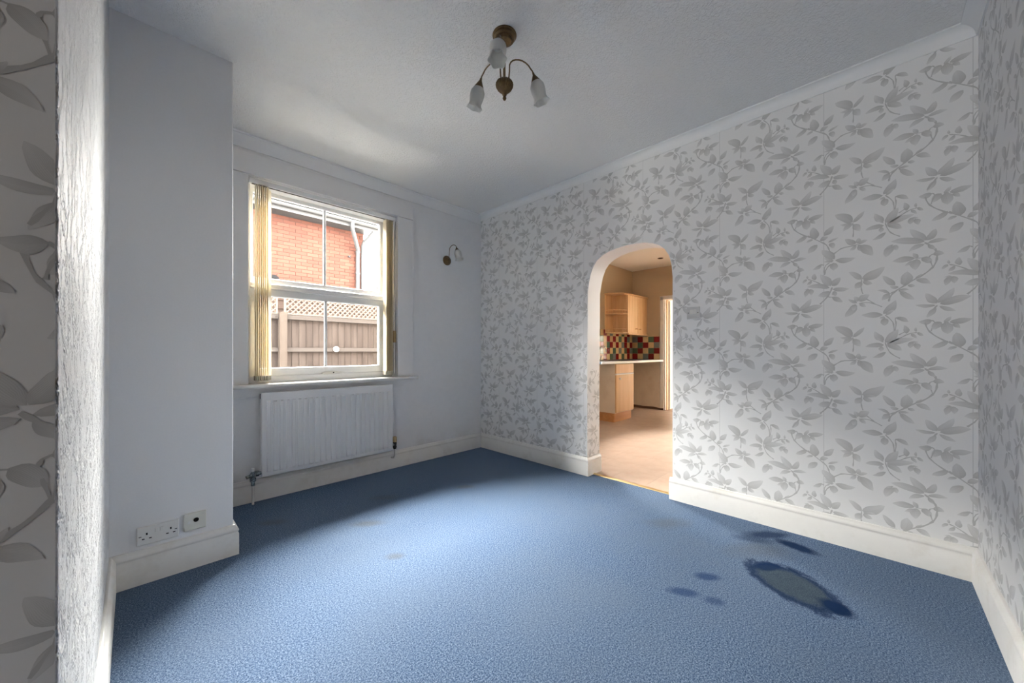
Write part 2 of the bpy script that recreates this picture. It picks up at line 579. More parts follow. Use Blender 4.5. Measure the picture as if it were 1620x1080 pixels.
for j in range(3):
    for i in (0, 3): fs.append((vid[i, j, 0], vid[i, j + 1, 0], vid[i, j + 1, 1], vid[i, j, 1]))
g.add(vs, fs)
wall_back = struct(g.build('wall_back', M['wall']), 'plain white embossed wall around the sash window', 'wall')

# left wall block (front face in line with the lens) and the boxed pier
wall_left = struct(G().box(-1.25, XL, YN, YW + .2, -.12, H + .1).build('wall_left', M['strip'], bevel=.003, seg=2),
                   'white relief papered wall at the left edge, its end face floral', 'wall')
wall_pier = struct(G().box(XL - .05, PX, PY, YW + .05, -.12, H + .1).build('wall_pier', M['paint'], bevel=.006),
                   'plain grey-white boxed pier in the left corner with sockets low down', 'wall')
g = G().box(-1.25, XL - .003, YN - .0006, YN, 0, H)
g.build('papered_end', M['paper_near'], wall_left)
wall_right = struct(G().box(1.25, XT, YS - .2, YS, -.12, H + .1).build('wall_right', M['paper_x']),
                    'floral papered wall at the right edge seen along its length', 'wall')
struct(G().box(HX0 - .2, 1.25, YS - .2, YS, -.12, H + .1).build('wall_hall_right', M['low_bounce_brown']), 'unseen hall wall beside and behind the viewpoint, toned brown to dim bounced light', 'wall')
# unseen hall, made long, with an end opening added to light the arch wall
HX0 = -4.2
LY0, LY1, LZ0, LZ1 = -.30, .10, .80, 2.15
g = G().box(HX0 - .2, HX0, YS - .2, LY0, -.12, H + .1).box(HX0 - .2, HX0, LY1, YN + .2, -.12, H + .1).box(HX0 - .2, HX0, LY0, LY1, -.12, LZ0).box(HX0 - .2, HX0, LY0, LY1, LZ1, H + .1)
struct(g.build('wall_hall_end', M['low_bounce_brown']), 'unseen end wall of the hall, toned brown to dim bounced light', 'wall')
struct(G().box(HX0 - .2, -1.25, YN, YN + .2, -.12, H + .1).build('wall_hall', M['low_bounce_brown']), 'unseen hall wall left of and behind the viewpoint, toned brown to dim bounced light', 'wall')

# arch wall
ARCH = [(1.796, -.12), (1.796, .8), (1.790, 1.60), (1.777, 1.68), (1.760, 1.75), (1.732, 1.815), (1.695, 1.86), (1.645, 1.892), (1.58, 1.914), (1.50, 1.928), (1.42, 1.933),
        (1.34, 1.931), (1.27, 1.922), (1.21, 1.904), (1.16, 1.880), (1.12, 1.842), (1.09, 1.79), (1.072, 1.72), (1.064, 1.63), (1.064, .8), (1.064, -.12)]


def arch_top(y):
    for (y0, z0), (y1, z1) in zip(ARCH, ARCH[1:]):
        if y1 <= y <= y0 and y0 != y1: return z0 + (z1 - z0) * (y0 - y) / (y0 - y1)
    return 0


g = G()
ztop = H + .15
vs, fs = [], []
arch_in = ARCH[1:-1]
m_ = len(arch_in)
for x in (XA, XT):
    for (y, z) in arch_in: vs.append((x, y, z))
    for (y, z) in arch_in: vs.append((x, y, ztop))
    vs += [(x, 3.30, -.12), (x, 1.796, -.12), (x, 3.30, .8), (x, 3.30, ztop), (x, YS - .1, -.12), (x, 1.064, -.12), (x, YS - .1, .8), (x, YS - .1, ztop)]
T = 2 * m_ + 8
for k in (0, T):
    for i in range(m_ - 1): fs.append((k + i, k + i + 1, k + m_ + i + 1, k + m_ + i))
    q = k + 2 * m_
    fs += [(q, q + 1, k + 0, q + 2), (q + 2, k + 0, k + m_, q + 3), (q + 5, q + 4, q + 6, k + m_ - 1), (k + m_ - 1, q + 6, q + 7, k + 2 * m_ - 1)]
for i in range(m_ - 1):
    fs.append((i, i + 1, T + i + 1, T + i)); fs.append((m_ + i, m_ + i + 1, T + m_ + i + 1, T + m_ + i))
q = 2 * m_
for a, b in ((q + 1, 0), (m_ - 1, q + 5), (q, q + 2), (q + 2, q + 3), (q + 3, m_), (2 * m_ - 1, q + 7), (q + 7, q + 6), (q + 6, q + 4), (q, q + 1), (q + 5, q + 4)):
    fs.append((a, b, T + b, T + a))
g.add(vs, fs)
wall_arch = struct(g.build('wall_arch', M['paper_y'], smooth=30), 'long floral papered wall pierced by a low arch to the kitchen', 'wall')

# ------------------------------------------------------------------ flat floral print on the paper
LEAVES = [(-90,1792,-165,1847,26),(-88,1790,-42,1840,12),(-91,1786,-141,1787,9),(-91,1781,-130,1752,12),(-86,1779,-59,1739,18),(-77,1671,-119,1706,17),(-71,1671,-64,1700,13),(-67,1669,-31,1684,10),(-75,1662,-101,1638,10),(-67,1660,-47,1624,13),(-57,1660,-11,1594,24),(-52,1475,35,1528,26),(-53,1472,-102,1522,16),(-47,1467,0,1471,10),(-48,1461,-11,1445,13),(-53,1458,-80,1426,17),(-62,1353,-24,1388,19),(-67,1354,-83,1382,13),(-72,1346,-107,1368,9),(-77,1339,-123,1275,20),(-77,1337,-88,1306,14),(-62,1339,-36,1322,10),(30,1280,77,1346,20),(28,1274,-54,1276,17),(40,1273,70,1297,9),(37,1259,15,1257,7),(37,1256,32,1217,18),(77,1257,121,1231,12),(37,1758,82,1827,20),(42,1753,141,1775,17),(32,1769,-4,1816,17),(32,1745,-39,1738,14),(44,1749,98,1717,17),(30,1760,6,1779,7),(25,1737,20,1711,11),(39,1707,-9,1676,11),(114,1172,107,1215,12),(130,1171,150,1148,8),(147,1181,147,1203,6),(152,1177,172,1160,8),(132,1761,125,1729,13),(143,1753,155,1720,13),(132,1760,156,1758,5),(182,1636,127,1703,20),(184,1636,212,1687,17),(176,1631,59,1658,20),(187,1622,251,1628,11),(176,1618,121,1593,12),(187,1612,212,1585,10),(204,1563,241,1561,14),(63,1631,37,1578,20),(68,1633,82,1607,13),(66,1637,40,1629,6),(143,1553,63,1549,17),(154,1554,137,1580,10),(150,1548,145,1494,22),(139,1540,109,1519,9),(167,1552,199,1520,17),(105,1420,115,1490,26),(118,1419,144,1412,9),(147,1444,197,1419,14),(145,1451,167,1471,6),(73,1424,28,1480,16),(86,1413,54,1420,9),(91,1392,141,1344,15),(86,1398,123,1398,7),(54,1383,8,1407,8),(54,1383,25,1352,14),(216,1318,182,1372,18),(218,1321,272,1387,18),(227,1314,323,1348,21),(212,1309,145,1316,10),(225,1304,278,1278,11),(214,1296,182,1250,12),(201,1234,156,1229,15),(231,1225,201,1191,18),(244,1223,252,1166,24),(239,1224,261,1251,9),(257,1223,328,1235,15),(266,1214,291,1194,10),(-161,1595,-78,1592,17),(-164,1603,-221,1661,23),(-169,1593,-208,1615,9),(-172,1588,-211,1593,6),(-169,1582,-167,1539,20),(-220,1582,-260,1556,11),(-180,1452,-229,1522,22),(-175,1452,-139,1494,19),(-186,1442,-287,1458,16),(-172,1433,-105,1425,14),(-183,1420,-237,1401,18),(-167,1422,-158,1393,12),(-175,1390,-131,1356,14),(-251,1495,-254,1533,13),(-287,1503,-308,1483,8),(-284,1507,-287,1525,6),(-266,1493,-287,1472,9),(-281,1446,-295,1402,13),(-272,1445,-266,1410,14),(-275,1443,-299,1443,5),(-249,1731,-263,1802,25),(-287,1761,-341,1730,14),(-260,1732,-290,1720,8),(-240,1697,-285,1658,18),(-228,1718,-192,1734,13),(-211,1744,-170,1792,17),(-192,1702,-148,1720,7),(-186,1695,-167,1665,15)]
STEMS = [(4,[(-89,1788),(-85,1745),(-88,1709)]),(5,[(-171,1630),(-149,1647),(-133,1659),(-96,1661),(-71,1666)]),(4,[(-71,1664),(-52,1657)]),(4,[(-53,1472),(-56,1437),(-53,1409),(-48,1393)]),(4,[(-64,1343),(-29,1346),(-4,1336),(25,1317)]),(4,[(-36,1365),(-19,1351),(-4,1336)]),(4,[(37,1273),(63,1241),(69,1217),(70,1180)]),(4,[(77,1257),(73,1247),(78,1227),(73,1190)]),(4,[(37,1757),(47,1718),(63,1694),(91,1675)]),(4,[(54,1127),(91,1149),(121,1172),(150,1177)]),(4,[(86,1796),(100,1806),(114,1815)]),(6,[(176,1626),(201,1603),(216,1578),(218,1543),(212,1512),(197,1489),(171,1464),(136,1443),(105,1417),(73,1394),(55,1369),(50,1343)]),(4,[(191,1549),(197,1562),(216,1562)]),(4,[(195,1531),(201,1507),(205,1493)]),(3,[(143,1553),(171,1550)]),(5,[(218,1308),(201,1284),(184,1256)]),(4,[(54,1383),(82,1400)]),(4,[(86,1396),(105,1377)]),(5,[(178,1225),(184,1195),(197,1172),(227,1143),(266,1117)]),(4,[(201,1236),(212,1223),(201,1198),(198,1182)]),(4,[(239,1224),(255,1222)]),(5,[(-164,1628),(-186,1651)]),(5,[(-180,1577),(-203,1551),(-208,1519)]),(4,[(-186,1585),(-208,1570),(-211,1530)]),(4,[(-211,1574),(-223,1582)]),(6,[(-175,1444),(-183,1416),(-197,1388),(-228,1353)]),(4,[(-225,1469),(-260,1494),(-284,1503)]),(4,[(-192,1391),(-175,1388)]),(5,[(-284,1760),(-237,1720),(-203,1695),(-192,1674),(-186,1651)])]
PU, PV = .54, .63


def floral(name, parent, pos, u0, u1, v0, v1, hole=None, lift=1):
    rnd = random.Random(5)
    vs, fs, uvs = [], [], []

    def put(rows, uvr):
        """rows of 3 (u, v) points"""
        n = len(vs)
        keep = []
        for r in rows:
            for (u, v) in r:
                uc, vc = min(max(u, u0), u1), min(max(v, v0), v1)
                keep.append(abs(uc - u) + abs(vc - v) < 1e-9)
                vs.append(tuple(pos(uc, vc, .0003 + .000012 * (len(fs) % 17)))); 
                if hole and hole(uc, vc): keep[-1] = None
        uvs.extend(uvr)
        w = len(rows[0])
        for i in range(len(rows) - 1):
            for j in range(w - 1):
                q = (n + i * w + j, n + i * w + j + 1, n + (i + 1) * w + j + 1, n + (i + 1) * w + j)
                ks = [keep[a - n] for a in q]
                if None in ks or not any(ks): continue
                fs.append(q)
    i0, i1 = math.floor((u0 + .25) / PU) - 1, math.ceil((u1 + .25) / PU) + 1
    j0, j1 = math.floor((v0 - 1.2) / PV) - 1, math.ceil((v1 - 1.2) / PV) + 1
    for i in range(i0, i1 + 1):
        for j in range(j0, j1 + 1):
            du, dv = i * PU, j * PV
            for wd, pts in STEMS:
                P = [Vector((x / 1000 + du, y / 1000 + dv)) for x, y in pts]
                # smooth the polyline once
                Q = [P[0]]
                for a, b in zip(P, P[1:]): Q += [a.lerp(b, .3), a.lerp(b, .7)]
                Q.append(P[-1])
                if all(p.x < u0 or p.x > u1 or p.y < v0 or p.y > v1 for p in Q): continue
                rows, uvr = [], []
                for k, p in enumerate(Q):
                    t = (Q[min(k + 1, len(Q) - 1)] - Q[max(k - 1, 0)]).normalized()
                    w = wd * .00060 * (.75 + .5 * (k % 3 == 1))
                    nn = Vector((-t.y, t.x)) * w
                    rows.append([tuple(p - nn), tuple(p + nn)]); uvr += [(.12, .1), (.12, .1)]
                put(rows, uvr)
            for k, (bx, by, tx, ty, hw) in enumerate(LEAVES):
                b = Vector((bx / 1000 + du, by / 1000 + dv)); t = Vector((tx / 1000 + du, ty / 1000 + dv))
                c = (b + t) / 2
                if c.x < u0 - .1 or c.x > u1 + .1 or c.y < v0 - .1 or c.y > v1 + .1: continue
                d = t - b; L = d.length; d.normalize(); nn = Vector((-d.y, d.x))
                bend = ((k * 37) % 11 - 5) / 5 * .09 * L
                hook = ((k * 53) % 7 - 3) / 3 * .10 * L
                hw = min(hw / 1000 * .86, L * .40)
                rows, uvr = [], []
                NS = 9
                for q in range(NS + 1):
                    s = q / NS
                    mid = b + d * (L * s) + nn * (bend * math.sin(PI * s) + hook * max(0, s - .72) ** 1.5 * 3)
                    wv = hw * (math.sin(PI * min(1, s ** .85)) ** .72 if 0 < s < 1 else 0) * (1 + .07 * math.sin(9 * s + k))
                    wv = max(wv, .0006)
                    rows.append([tuple(mid - nn * wv), tuple(mid), tuple(mid + nn * wv)])
                    sh = (k * 29 % 13) / 13 * .22
                    uvr += [(min(1, s * .9 + sh), -1), (min(1, s * .9 + sh), 0), (min(1, s * .9 + sh), 1)]
                put(rows, uvr)
    me = bpy.data.meshes.new(name)
    me.from_pydata(vs, [], fs)
    me.materials.append(M['leaf'])
    ul = me.uv_layers.new(name='UVMap')
    buf = [0.0] * (2 * len(me.loops))
    for li, lp in enumerate(me.loops):
        buf[2 * li], buf[2 * li + 1] = uvs[lp.vertex_index]
    ul.data.foreach_set('uv', buf)
    o = bpy.data.objects.new(name, me)
    COL.objects.link(o)
    o.parent = parent
    o['kind'] = 'stuff'
    return o


floral('leaf_print', wall_arch, lambda u, v, e: (XA - e, -u, v), -3.21, .345, .14, 2.575, lambda u, v: 1.060 < -u < 1.800 and v < arch_top(min(1.796, max(1.064, -u))) + .002)
floral('leaf_print', wall_right, lambda u, v, e: (-u, YS + e, v), -XA, -1.26, .14, 2.575)
# the end face: the same paper cut at another place of its pattern
floral('leaf_print', wall_left, lambda u, v, e: (u - .285, YN - .0006 - e, v), -.315, XL - .0035 + .285, .1, 2.62)
# paper turned into the reveal of the arch
floral('leaf_print', wall_arch, lambda u, v, e: (u, 1.796 - .0005 - e, v), XA, XT, .1, 1.60)

# ------------------------------------------------------------------ skirting and coving
BP = [(0, 0), (.022, 0), (.022, .112), (.0195, .118), (.0195, .124), (.022, .128), (.022, .133), (.018, .141), (.012, .147), (.009, .155), (.004, .158), (0, .158)]


def skirting(name, path, outs, label, mat='gloss_white'):
    return struct(G().sweep(BP, path, outs).build(name, M[mat], smooth=35), label, 'skirting board')


skirting('baseboard_arch_right', [(XA, YS), (XA, 1.082)], [(-1, 1), (-1, 0)], 'moulded white skirting board along the wall right of the arch')
skirting('baseboard_arch_left', [(XA, YW), (XA, 1.796), (XT, 1.796)], [(-1, -1), (-1, -1), (0, -1)], 'moulded white skirting between the arch and the window wall corner')
skirting('baseboard_right', [(XA, YS), (-1.25, YS)], [(-1, 1), (0, 1)], 'white skirting board along the right edge wall')
skirting('baseboard_back', [(XA, YW), (PX, YW)], [(-1, -1), (1, -1)], 'scuffed white skirting below the radiator on the window wall')
skirting('baseboard_pier', [(PX, YW), (PX, PY), (XL, PY)], [(1, -1), (1, -1), (1, -1)], 'moulded white skirting round the foot of the pier')
skirting('baseboard_left', [(XL, PY), (XL, YN), (-1.25, YN)], [(1, -1), (1, -1), (0, -1)], 'white skirting along the relief papered left wall')
cp = [(0, 2.562), (.007, 2.562), (.009, 2.568)] + [(.009 + .046 * (1 - math.cos(a * PI / 2)), 2.568 + .044 * math.sin(a * PI / 2)) for a in (.2, .4, .6, .8, 1)] + [(.060, 2.613), (.060, 2.621), (0, 2.621)]


def coving(name, path, outs, label, prof=cp):
    return struct(G().sweep(prof, path, outs).build(name, M['coving'], smooth=35), label, 'coving')


coving('trim_1', [(XA, YW), (XA, YS)], [(-1, -1), (-1, 1)], 'white concave coving above the long arch wall')
coving('trim_2', [(XA, YS), (-1.25, YS)], [(-1, 1), (0, 1)], 'white concave coving above the right edge wall')
cb = [(0, 2.528), (.008, 2.528), (.010, 2.534), (.022, 2.552), (.036, 2.585), (.040, 2.606), (.048, 2.608), (.048, 2.621), (0, 2.621)]
coving('trim_3', [(XA, YW), (PX, YW)], [(-1, -1), (0, -1)], 'shallow white cornice above the sash window wall', cb)

# ------------------------------------------------------------------ the sash window
win = struct(thing('window_1', (1.15, 3.35, WZ0), None, None), 'white sliding sash window with one glazing bar in each sash', 'window')


def frame_ring(g, x0, x1, z0, z1, y0, y1, l, r, t, b):
    vs, fs = [], []
    for y in (y0, y1):
        vs += [(x0, y, z0), (x1, y, z0), (x1, y, z1), (x0, y, z1), (x0 + l, y, z0 + b), (x1 - r, y, z0 + b), (x1 - r, y, z1 - t), (x0 + l, y, z1 - t)]
    for k in (0, 8):
        for i in range(4): fs.append((k + i, k + (i + 1) % 4, k + 4 + (i + 1) % 4, k + 4 + i))
    for i in range(4):
        fs.append((i, (i + 1) % 4, 8 + (i + 1) % 4, 8 + i)); fs.append((4 + i, 4 + (i + 1) % 4, 12 + (i + 1) % 4, 12 + i))
    return g.add(vs, fs)


frame_ring(G(), WX0, WX1, WZ0, WZ1, 3.29, 3.43, .03, .045, .03, .055).build('window_frame', M['upvc'], win, bevel=.004)
up = frame_ring(G(), .603, 1.687, 1.59, 2.317, 3.362, 3.402, .032, .046, .028, .058).build('upper_sash', M['upvc'], win, bevel=.006)
G().box(.63, 1.645, 3.380, 3.384, 1.64, 2.292).build('pane', M['glass'], up)
G().box(1.140, 1.160, 3.370, 3.394, 1.64, 2.292).build('glazing_bar', M['upvc'], up, bevel=.004)
lo = frame_ring(G(), .603, 1.687, .893, 1.600, 3.305, 3.345, .062, .082, .098, .062).build('lower_sash', M['upvc'], win, bevel=.006)
G().box(.66, 1.61, 3.323, 3.327, .95, 1.505).build('pane', M['glass'], lo)
G().box(1.130, 1.150, 3.314, 3.336, .95, 1.505).build('glazing_bar', M['upvc'], lo, bevel=.004)
# a moulded step along the meeting rail, and the catch
G().prism([(3.305, 1.552), (3.297, 1.556), (3.297, 1.562), (3.305, 1.570)], .603, 1.687, 'x').build('meeting_rail_bead', M['upvc'], lo)
sl = G().prism([(1.10, .898), (1.12, .890), (1.19, .890), (1.21, .895), (1.265, .900), (1.265, .908), (1.20, .914), (1.17, .916), (1.12, .912), (1.10, .906)], 3.285, 3.306, 'y').build('sash_latch', M['plastic'], lo, bevel=.003)
G().lathe([(.0055, 0), (.0055, .004)], aim((1.19, 3.285, .903), (0, -1, 0)), 12).build('keyhole', M['dark'], lo)

w4 = struct(thing('added_hall_opening', (HX0 - .1, (LY0 + LY1) / 2, LZ0), None, None), 'added glazed opening at the unseen hall end, letting in fill daylight', 'door')  # unseen opening added to brighten the arch wall from behind the camera
g = G(); frame_ring(g, LY0, LY1, LZ0, LZ1, HX0 - .13, HX0 - .07, .05, .05, .05, .05); g.v = [(y, x, z) for x, y, z in g.v]
g.build('opening_frame', M['upvc'], w4, bevel=.004)
G().box(HX0 - .102, HX0 - .098, LY0 + .04, LY1 - .04, LZ0 + .04, LZ1 - .04).build('pane', M['glass'], w4)

# casing, sill, apron
struct(G().box(1.73, 1.893, 3.186, YW, .845, 2.343).build('trim_4', M['trim_white'], bevel=.003), 'flat white window casing right of the sash window', 'window trim')
g = G().prism([(.374, YW), (.374, 3.192), (.435, 3.192), (.447, 3.186), (.462, 3.186), (WX0, 3.186), (WX0, YW)], .845, 2.343, 'z')
struct(g.build('trim_5', M['trim_white'], bevel=.003), 'flat white window casing between the pier and the blind', 'window trim')
struct(G().box(.374, 1.893, 3.184, YW, 2.347, 2.500).build('trim_6', M['trim_white'], bevel=.003), 'wide flat white head board above the window', 'window trim')
g = G().prism([(3.128, .822), (3.124, .830), (3.126, .840), (3.132, .845), (3.30, .845), (3.30, .818), (3.135, .818)], .374, 1.912, 'x')
struct(g.build('trim_7', M['gloss_white'], bevel=.002), 'white window sill board with a rounded nose above the radiator', 'window sill')
g = G().prism([(.374, .818), (1.885, .818)] + arc(lambda t: (1.885 - .10 * t - .02 * math.sin(PI * t), .80 - .048 * (1 - math.cos(PI * t / 2)) - .0 * t), 6) + [(.374, .752)], 3.184, YW, 'y')
struct(g.build('trim_8', M['trim_white'], bevel=.002), 'white apron board under the window sill with a curved end', 'window trim')

# ------------------------------------------------------------------ the vertical blind
bl = thing('vertical_blind', (1.15, 3.225, 2.295), 'cream vertical blind drawn open in two stacks at the sash window', 'blind')
G().box(.582, 1.724, 3.206, 3.244, 2.298, 2.332).build('headrail', M['upvc'], bl, bevel=.003)
G().box(.60, 1.70, 3.218, 3.230, 2.295, 2.2985).build('track_slot', M['dark'], bl)


def vane_parts(i, x, ang, first):
    if first is None:
        n = 7
        W = .089
        vs, fs = [], []
        for z in (.895 - 2.295, 2.288 - 2.295):
            for side in (1, -1):
                for k in range(n):
                    s = (k / (n - 1) - .5) * W
                    vs.append((s, side * .0005 + .004 * math.cos(PI * s / W) * 1.0 - .002, z))
        N2 = 2 * n
        for k in range(n - 1):
            fs.append((k, k + 1, N2 + k + 1, N2 + k)); fs.append((n + k, n + k + 1, N2 + n + k + 1, N2 + n + k))
        fs += [(0, n, N2 + n, N2), (n - 1, N2 - 1, 2 * N2 - 1, N2 + n - 1)]
        g = G(); g.v = [Vector(p) + origin(bl) for p in vs]; g.f = fs
        v = g.build('vane', M['vane'], bl, smooth=60)
        g = G().box(-.042, .042, -.003, .005, .868 - 2.295, .903 - 2.295); g.v = [Vector(p) + origin(bl) for p in g.v]
        w = g.build('bottom_weight', M['weight'], v, bevel=.002)
        g = G().prism([(-.012, -.007), (-.004, .003), (.004, .003), (.012, -.007)], -.002, .003, 'y'); g.v = [Vector(p) + origin(bl) for p in g.v]
        h = g.build('hanger', M['plastic'], v)
        parts = (v, w, h)
        # children sit at the blind's origin so that they follow the vane
    else:
        v = first[0].copy(); COL.objects.link(v); v.parent = bl
        for c in first[1:]:
            c2 = c.copy(); COL.objects.link(c2); c2.parent = v
        parts = None
    v.location = (x - 1.15, 0, 0); v.rotation_euler = (0, 0, ang)
    return parts or first


fv = None
for i in range(8): fv = vane_parts(i, .622 + .0122 * i, math.radians(85 - 1.5 * (i % 3) - (22 if i == 7 else 0)), fv)
for i in range(7): vane_parts(i, 1.618 + .0122 * i, math.radians(70 + 1.5 * (i % 3) + (12 if i == 0 else 0)), fv)
G().tube([(1.708, 3.214, 2.298), (1.7085, 3.213, 1.6), (1.708, 3.214, .875)], .0075, 10).build('control_wand', M['plastic'], bl, smooth=50)
G().box(1.695, 1.719, 3.198, 3.220, 1.165, 1.275).build('cord_weight', M['tanbrass'], bl, bevel=.004)
g = G()
for k in range(44): g.lathe([(0, -.003), (.0028, -.0012), (.0028, .0012), (0, .003)], Matrix.Translation((1.592, 3.185, 2.27 - .031 * k)), 6)
tag(g.build('bead_chain', M['plastic'], bl), kind='stuff')

# ------------------------------------------------------------------ the radiator
RX0, RX1, RZ0, RZ1, RY = .638, 1.643, .187, .785, 3.112
rad = thing('radiator', (1.14, 3.16, 0), 'white ribbed panel radiator under the window', 'radiator')
xs_, NR = [RX0 + .004], 24
P_ = (RX1 - RX0 - .05) / NR
pr = [0]
for i in range(NR):
    c = RX0 + .025 + P_ * (i + .5)
    for o_, h_ in ((-.0135, 0), (-.0095, 1), (.0075, 1), (.0115, 0)): xs_.append(c + o_); pr.append(h_)
xs_.append(RX1 - .004); pr.append(0)
zs_ = [(RZ0 + .004, 0), (RZ0 + .028, 0), (RZ0 + .036, 1), (RZ1 - .066, 1), (RZ1 - .058, 0), (RZ1 - .004, 0)]
vs, fs = [], []
for z, k in zs_:
    for x, h_ in zip(xs_, pr): vs.append((x, RY - .012 * h_ * k, z))
w_ = len(xs_)
for j in range(len(zs_) - 1):
    for i in range(w_ - 1): fs.append((j * w_ + i, j * w_ + i + 1, (j + 1) * w_ + i + 1, (j + 1) * w_ + i))
# folded rim and back
rim = [(RX0, RY + .006), (RX0, RY + .022)]
base = len(vs)
ring = [j * w_ for j in range(len(zs_))] + [(len(zs_) - 1) * w_ + i for i in range(1, w_)] + [j * w_ + w_ - 1 for j in range(len(zs_) - 2, -1, -1)] + [i for i in range(w_ - 2, 0, -1)]
for d, y in ((.004, RY + .006), (.004, RY + .024), (0, RY + .024)):
    for r_ in ring:
        x, _, z = vs[r_]
        x = RX0 + .004 - d if abs(x - RX0 - .004) < 1e-6 else (RX1 - .004 + d if abs(x - RX1 + .004) < 1e-6 else x)
        z = RZ0 + .004 - d if abs(z - RZ0 - .004) < 1e-6 else (RZ1 - .004 + d if abs(z - RZ1 + .004) < 1e-6 else z)
        vs.append((x, y, z))
prev = ring
for q in range(2):
    cur = [base + q * len(ring) + i for i in range(len(ring))]
    for i in range(len(ring)):
        j = (i + 1) % len(ring); fs.append((prev[i], prev[j], cur[j], cur[i]))
    prev = cur
vs = vs[:base + 2 * len(ring)]
fs.append(tuple(prev))
G().add(vs, fs).build('front_panel', M['radiator'], rad, smooth=25)
G().box(RX0 + .02, RX1 - .02, RY + .024, RY + .066, RZ0 + .03, RZ1 - .03).build('convector_fins', M['radiator'], rad)
for x in (.90, 1.40): G().box(x - .015, x + .015, RY + .06, YW - .001, .35, .68).build('hanging_bracket', M['radiator'], rad)
G().box(RX0 - .001, RX0 + .012, RY + .026, RY + .05, RZ1 - .045, RZ1 - .008).build('end_lug', M['dark'], rad, bevel=.002)
# left lockshield valve: tee of tarnished chrome
vx, vy, vz = .590, 3.128, .212
lv = G().lathe([(.0, -.075), (.0125, -.075), (.0125, -.045), (.019, -.044), (.019, -.022), (.014, -.020), (.016, .0), (.016, .014), (.012, .018), (.012, .026), (0, .027)], Matrix.Translation((vx, vy, vz)), 12).build('lockshield_valve', M['chrome'], rad, smooth=35)
G().lathe([(0, 0), (.011, 0), (.011, .014), (.020, .015), (.020, .034), (.013, .036), (.013, .052), (0, .052)], aim((vx, vy, vz + .004), (1, 0, 0)), 8).build('union_nut', M['chrome'], lv, smooth=35)
G().lathe([(0, 0), (.012, 0), (.014, .016), (.010, .03), (.013, .042), (0, .044)], aim((vx, vy, vz), (-.9, -.2, -.18)), 10).build('drain_spigot', M['chrome'], lv, smooth=35)
G().lathe([(.011, .026), (.012, .03), (.011, .046), (.0, .05)], Matrix.Translation((vx, vy, vz)), 12).build('valve_cap', M['plastic'], lv, smooth=35)
G().tube([(vx, vy, .14), (vx, vy, .07), (vx, vy, .005)], .0078, 10).build('pipe', M['gloss_white'], rad, smooth=40)
# right valve with tan cap
vx = 1.668
rv = G().lathe([(0, .195), (.013, .195), (.013, .206), (.017, .207), (.017, .222), (.014, .226), (.016, .232), (.017, .256), (.012, .262), (0, .262)], Matrix.Translation((vx, 3.128, 0)), 10).build('radiator_valve', M['dark'], rad, smooth=35)
G().lathe([(0, .258), (.017, .259), (.0185, .268), (.0175, .300), (.014, .306), (0, .307)], Matrix.Translation((vx, 3.128, 0)), 16).build('valve_cap', M['tanbrass'], rv, smooth=35)
G().lathe([(0, 0), (.012, 0), (.012, .03), (0, .03)], aim((vx - .004, 3.128, .236), (-1, 0, 0)), 10).build('union_nut', M['chrome'], rv, smooth=35)
G().tube([(vx, 3.128, .198), (vx, 3.128, .135), (vx, 3.150, .112), (vx, 3.19, .105)], .0082, 10).build('pipe', M['gloss_white'], rad, smooth=40)

# ------------------------------------------------------------------ wall plates
so = thing('double_socket', (.0845, PY, .218), 'white double plug socket low on the pier beside the blank plate', 'socket')
G().box(.011, .158, PY - .010, PY, .175, .261).build('face_plate', M['plastic'], so, bevel=.004)
for x in (.079, .097): G().box(x - .0065, x + .0065, PY - .0135, PY - .009, .226, .244).build('rocker_switch', M['plastic'], so, bevel=.0015)
for cx in (.045, .128):
    G().box(cx - .003, cx + .003, PY - .0106, PY - .008, .221, .231).build('earth_slot', M['dark'], so)
    for s in (-1, 1): G().box(cx + s * .012 - .0045, cx + s * .012 + .0045, PY - .0106, PY - .008, .202, .2065).build('pin_slot', M['dark'], so)
for x in (.0225, .1465): G().box(x - .0045, x + .0045, PY - .0104, PY - .008, .2155, .2185).build('fixing_screw', M['dark'], so)
ao = thing('aerial_socket', (.2185, PY, .231), 'square cream wall plate with one dark hole, right of the double socket', 'socket')
G().box(.175, .262, PY - .010, PY, .187, .274).build('face_plate', M['cream_plastic'], ao, bevel=.004)
G().lathe([(.0105, 0), (.0105, .002), (.008, .003), (.008, .0), (0, 0)], aim((.222, PY - .010, .236), (0, -1, 0)), 20).build('hole_rim', M['dark'], ao, smooth=40)
G().box(.189, .200, PY - .0112, PY - .009, .222, .236).build('label_tab', M['plastic'], ao, bevel=.001)
sw = thing('light_switch', (XA, .918, 1.353), 'white double rocker light switch on the floral wall right of the arch', 'switch')
G().box(XA - .012, XA, .875, .961, 1.310, 1.396).build('face_plate', M['switch_plastic'], sw, bevel=.004)
for y in (.928, .907): G().box(XA - .0165, XA - .011, y - .0095, y + .0095, 1.344, 1.376).build('rocker_switch', M['plastic'], sw, bevel=.002)
for y in (.949, .886): G().lathe([(0, 0), (.0035, 0), (.0035, .0012), (0, .0012)], aim((XA - .012, y, 1.353), (-1, 0, 0)), 10).build('fixing_screw', M['dark'], sw)

# ------------------------------------------------------------------ lamps


def tulip(M4, parent, glass='shade', R=.036):
    """tulip shade hanging along local +z from its cup"""
    fl = lambda a, z: .10 * max(0, (z - .075) / .035) * math.cos(6 * a)
    pr = [(.014, .0), (.026, .010), (R * .97, .028), (R, .045), (R * .93, .066), (R * .83, .082), (R * .90, .094), (R * 1.12, .108)]
    return G().shell(pr + [(r - .0022, z) for r, z in pr[::-1]], M4, 36, fl).build(glass, M['frost'], parent, smooth=50)


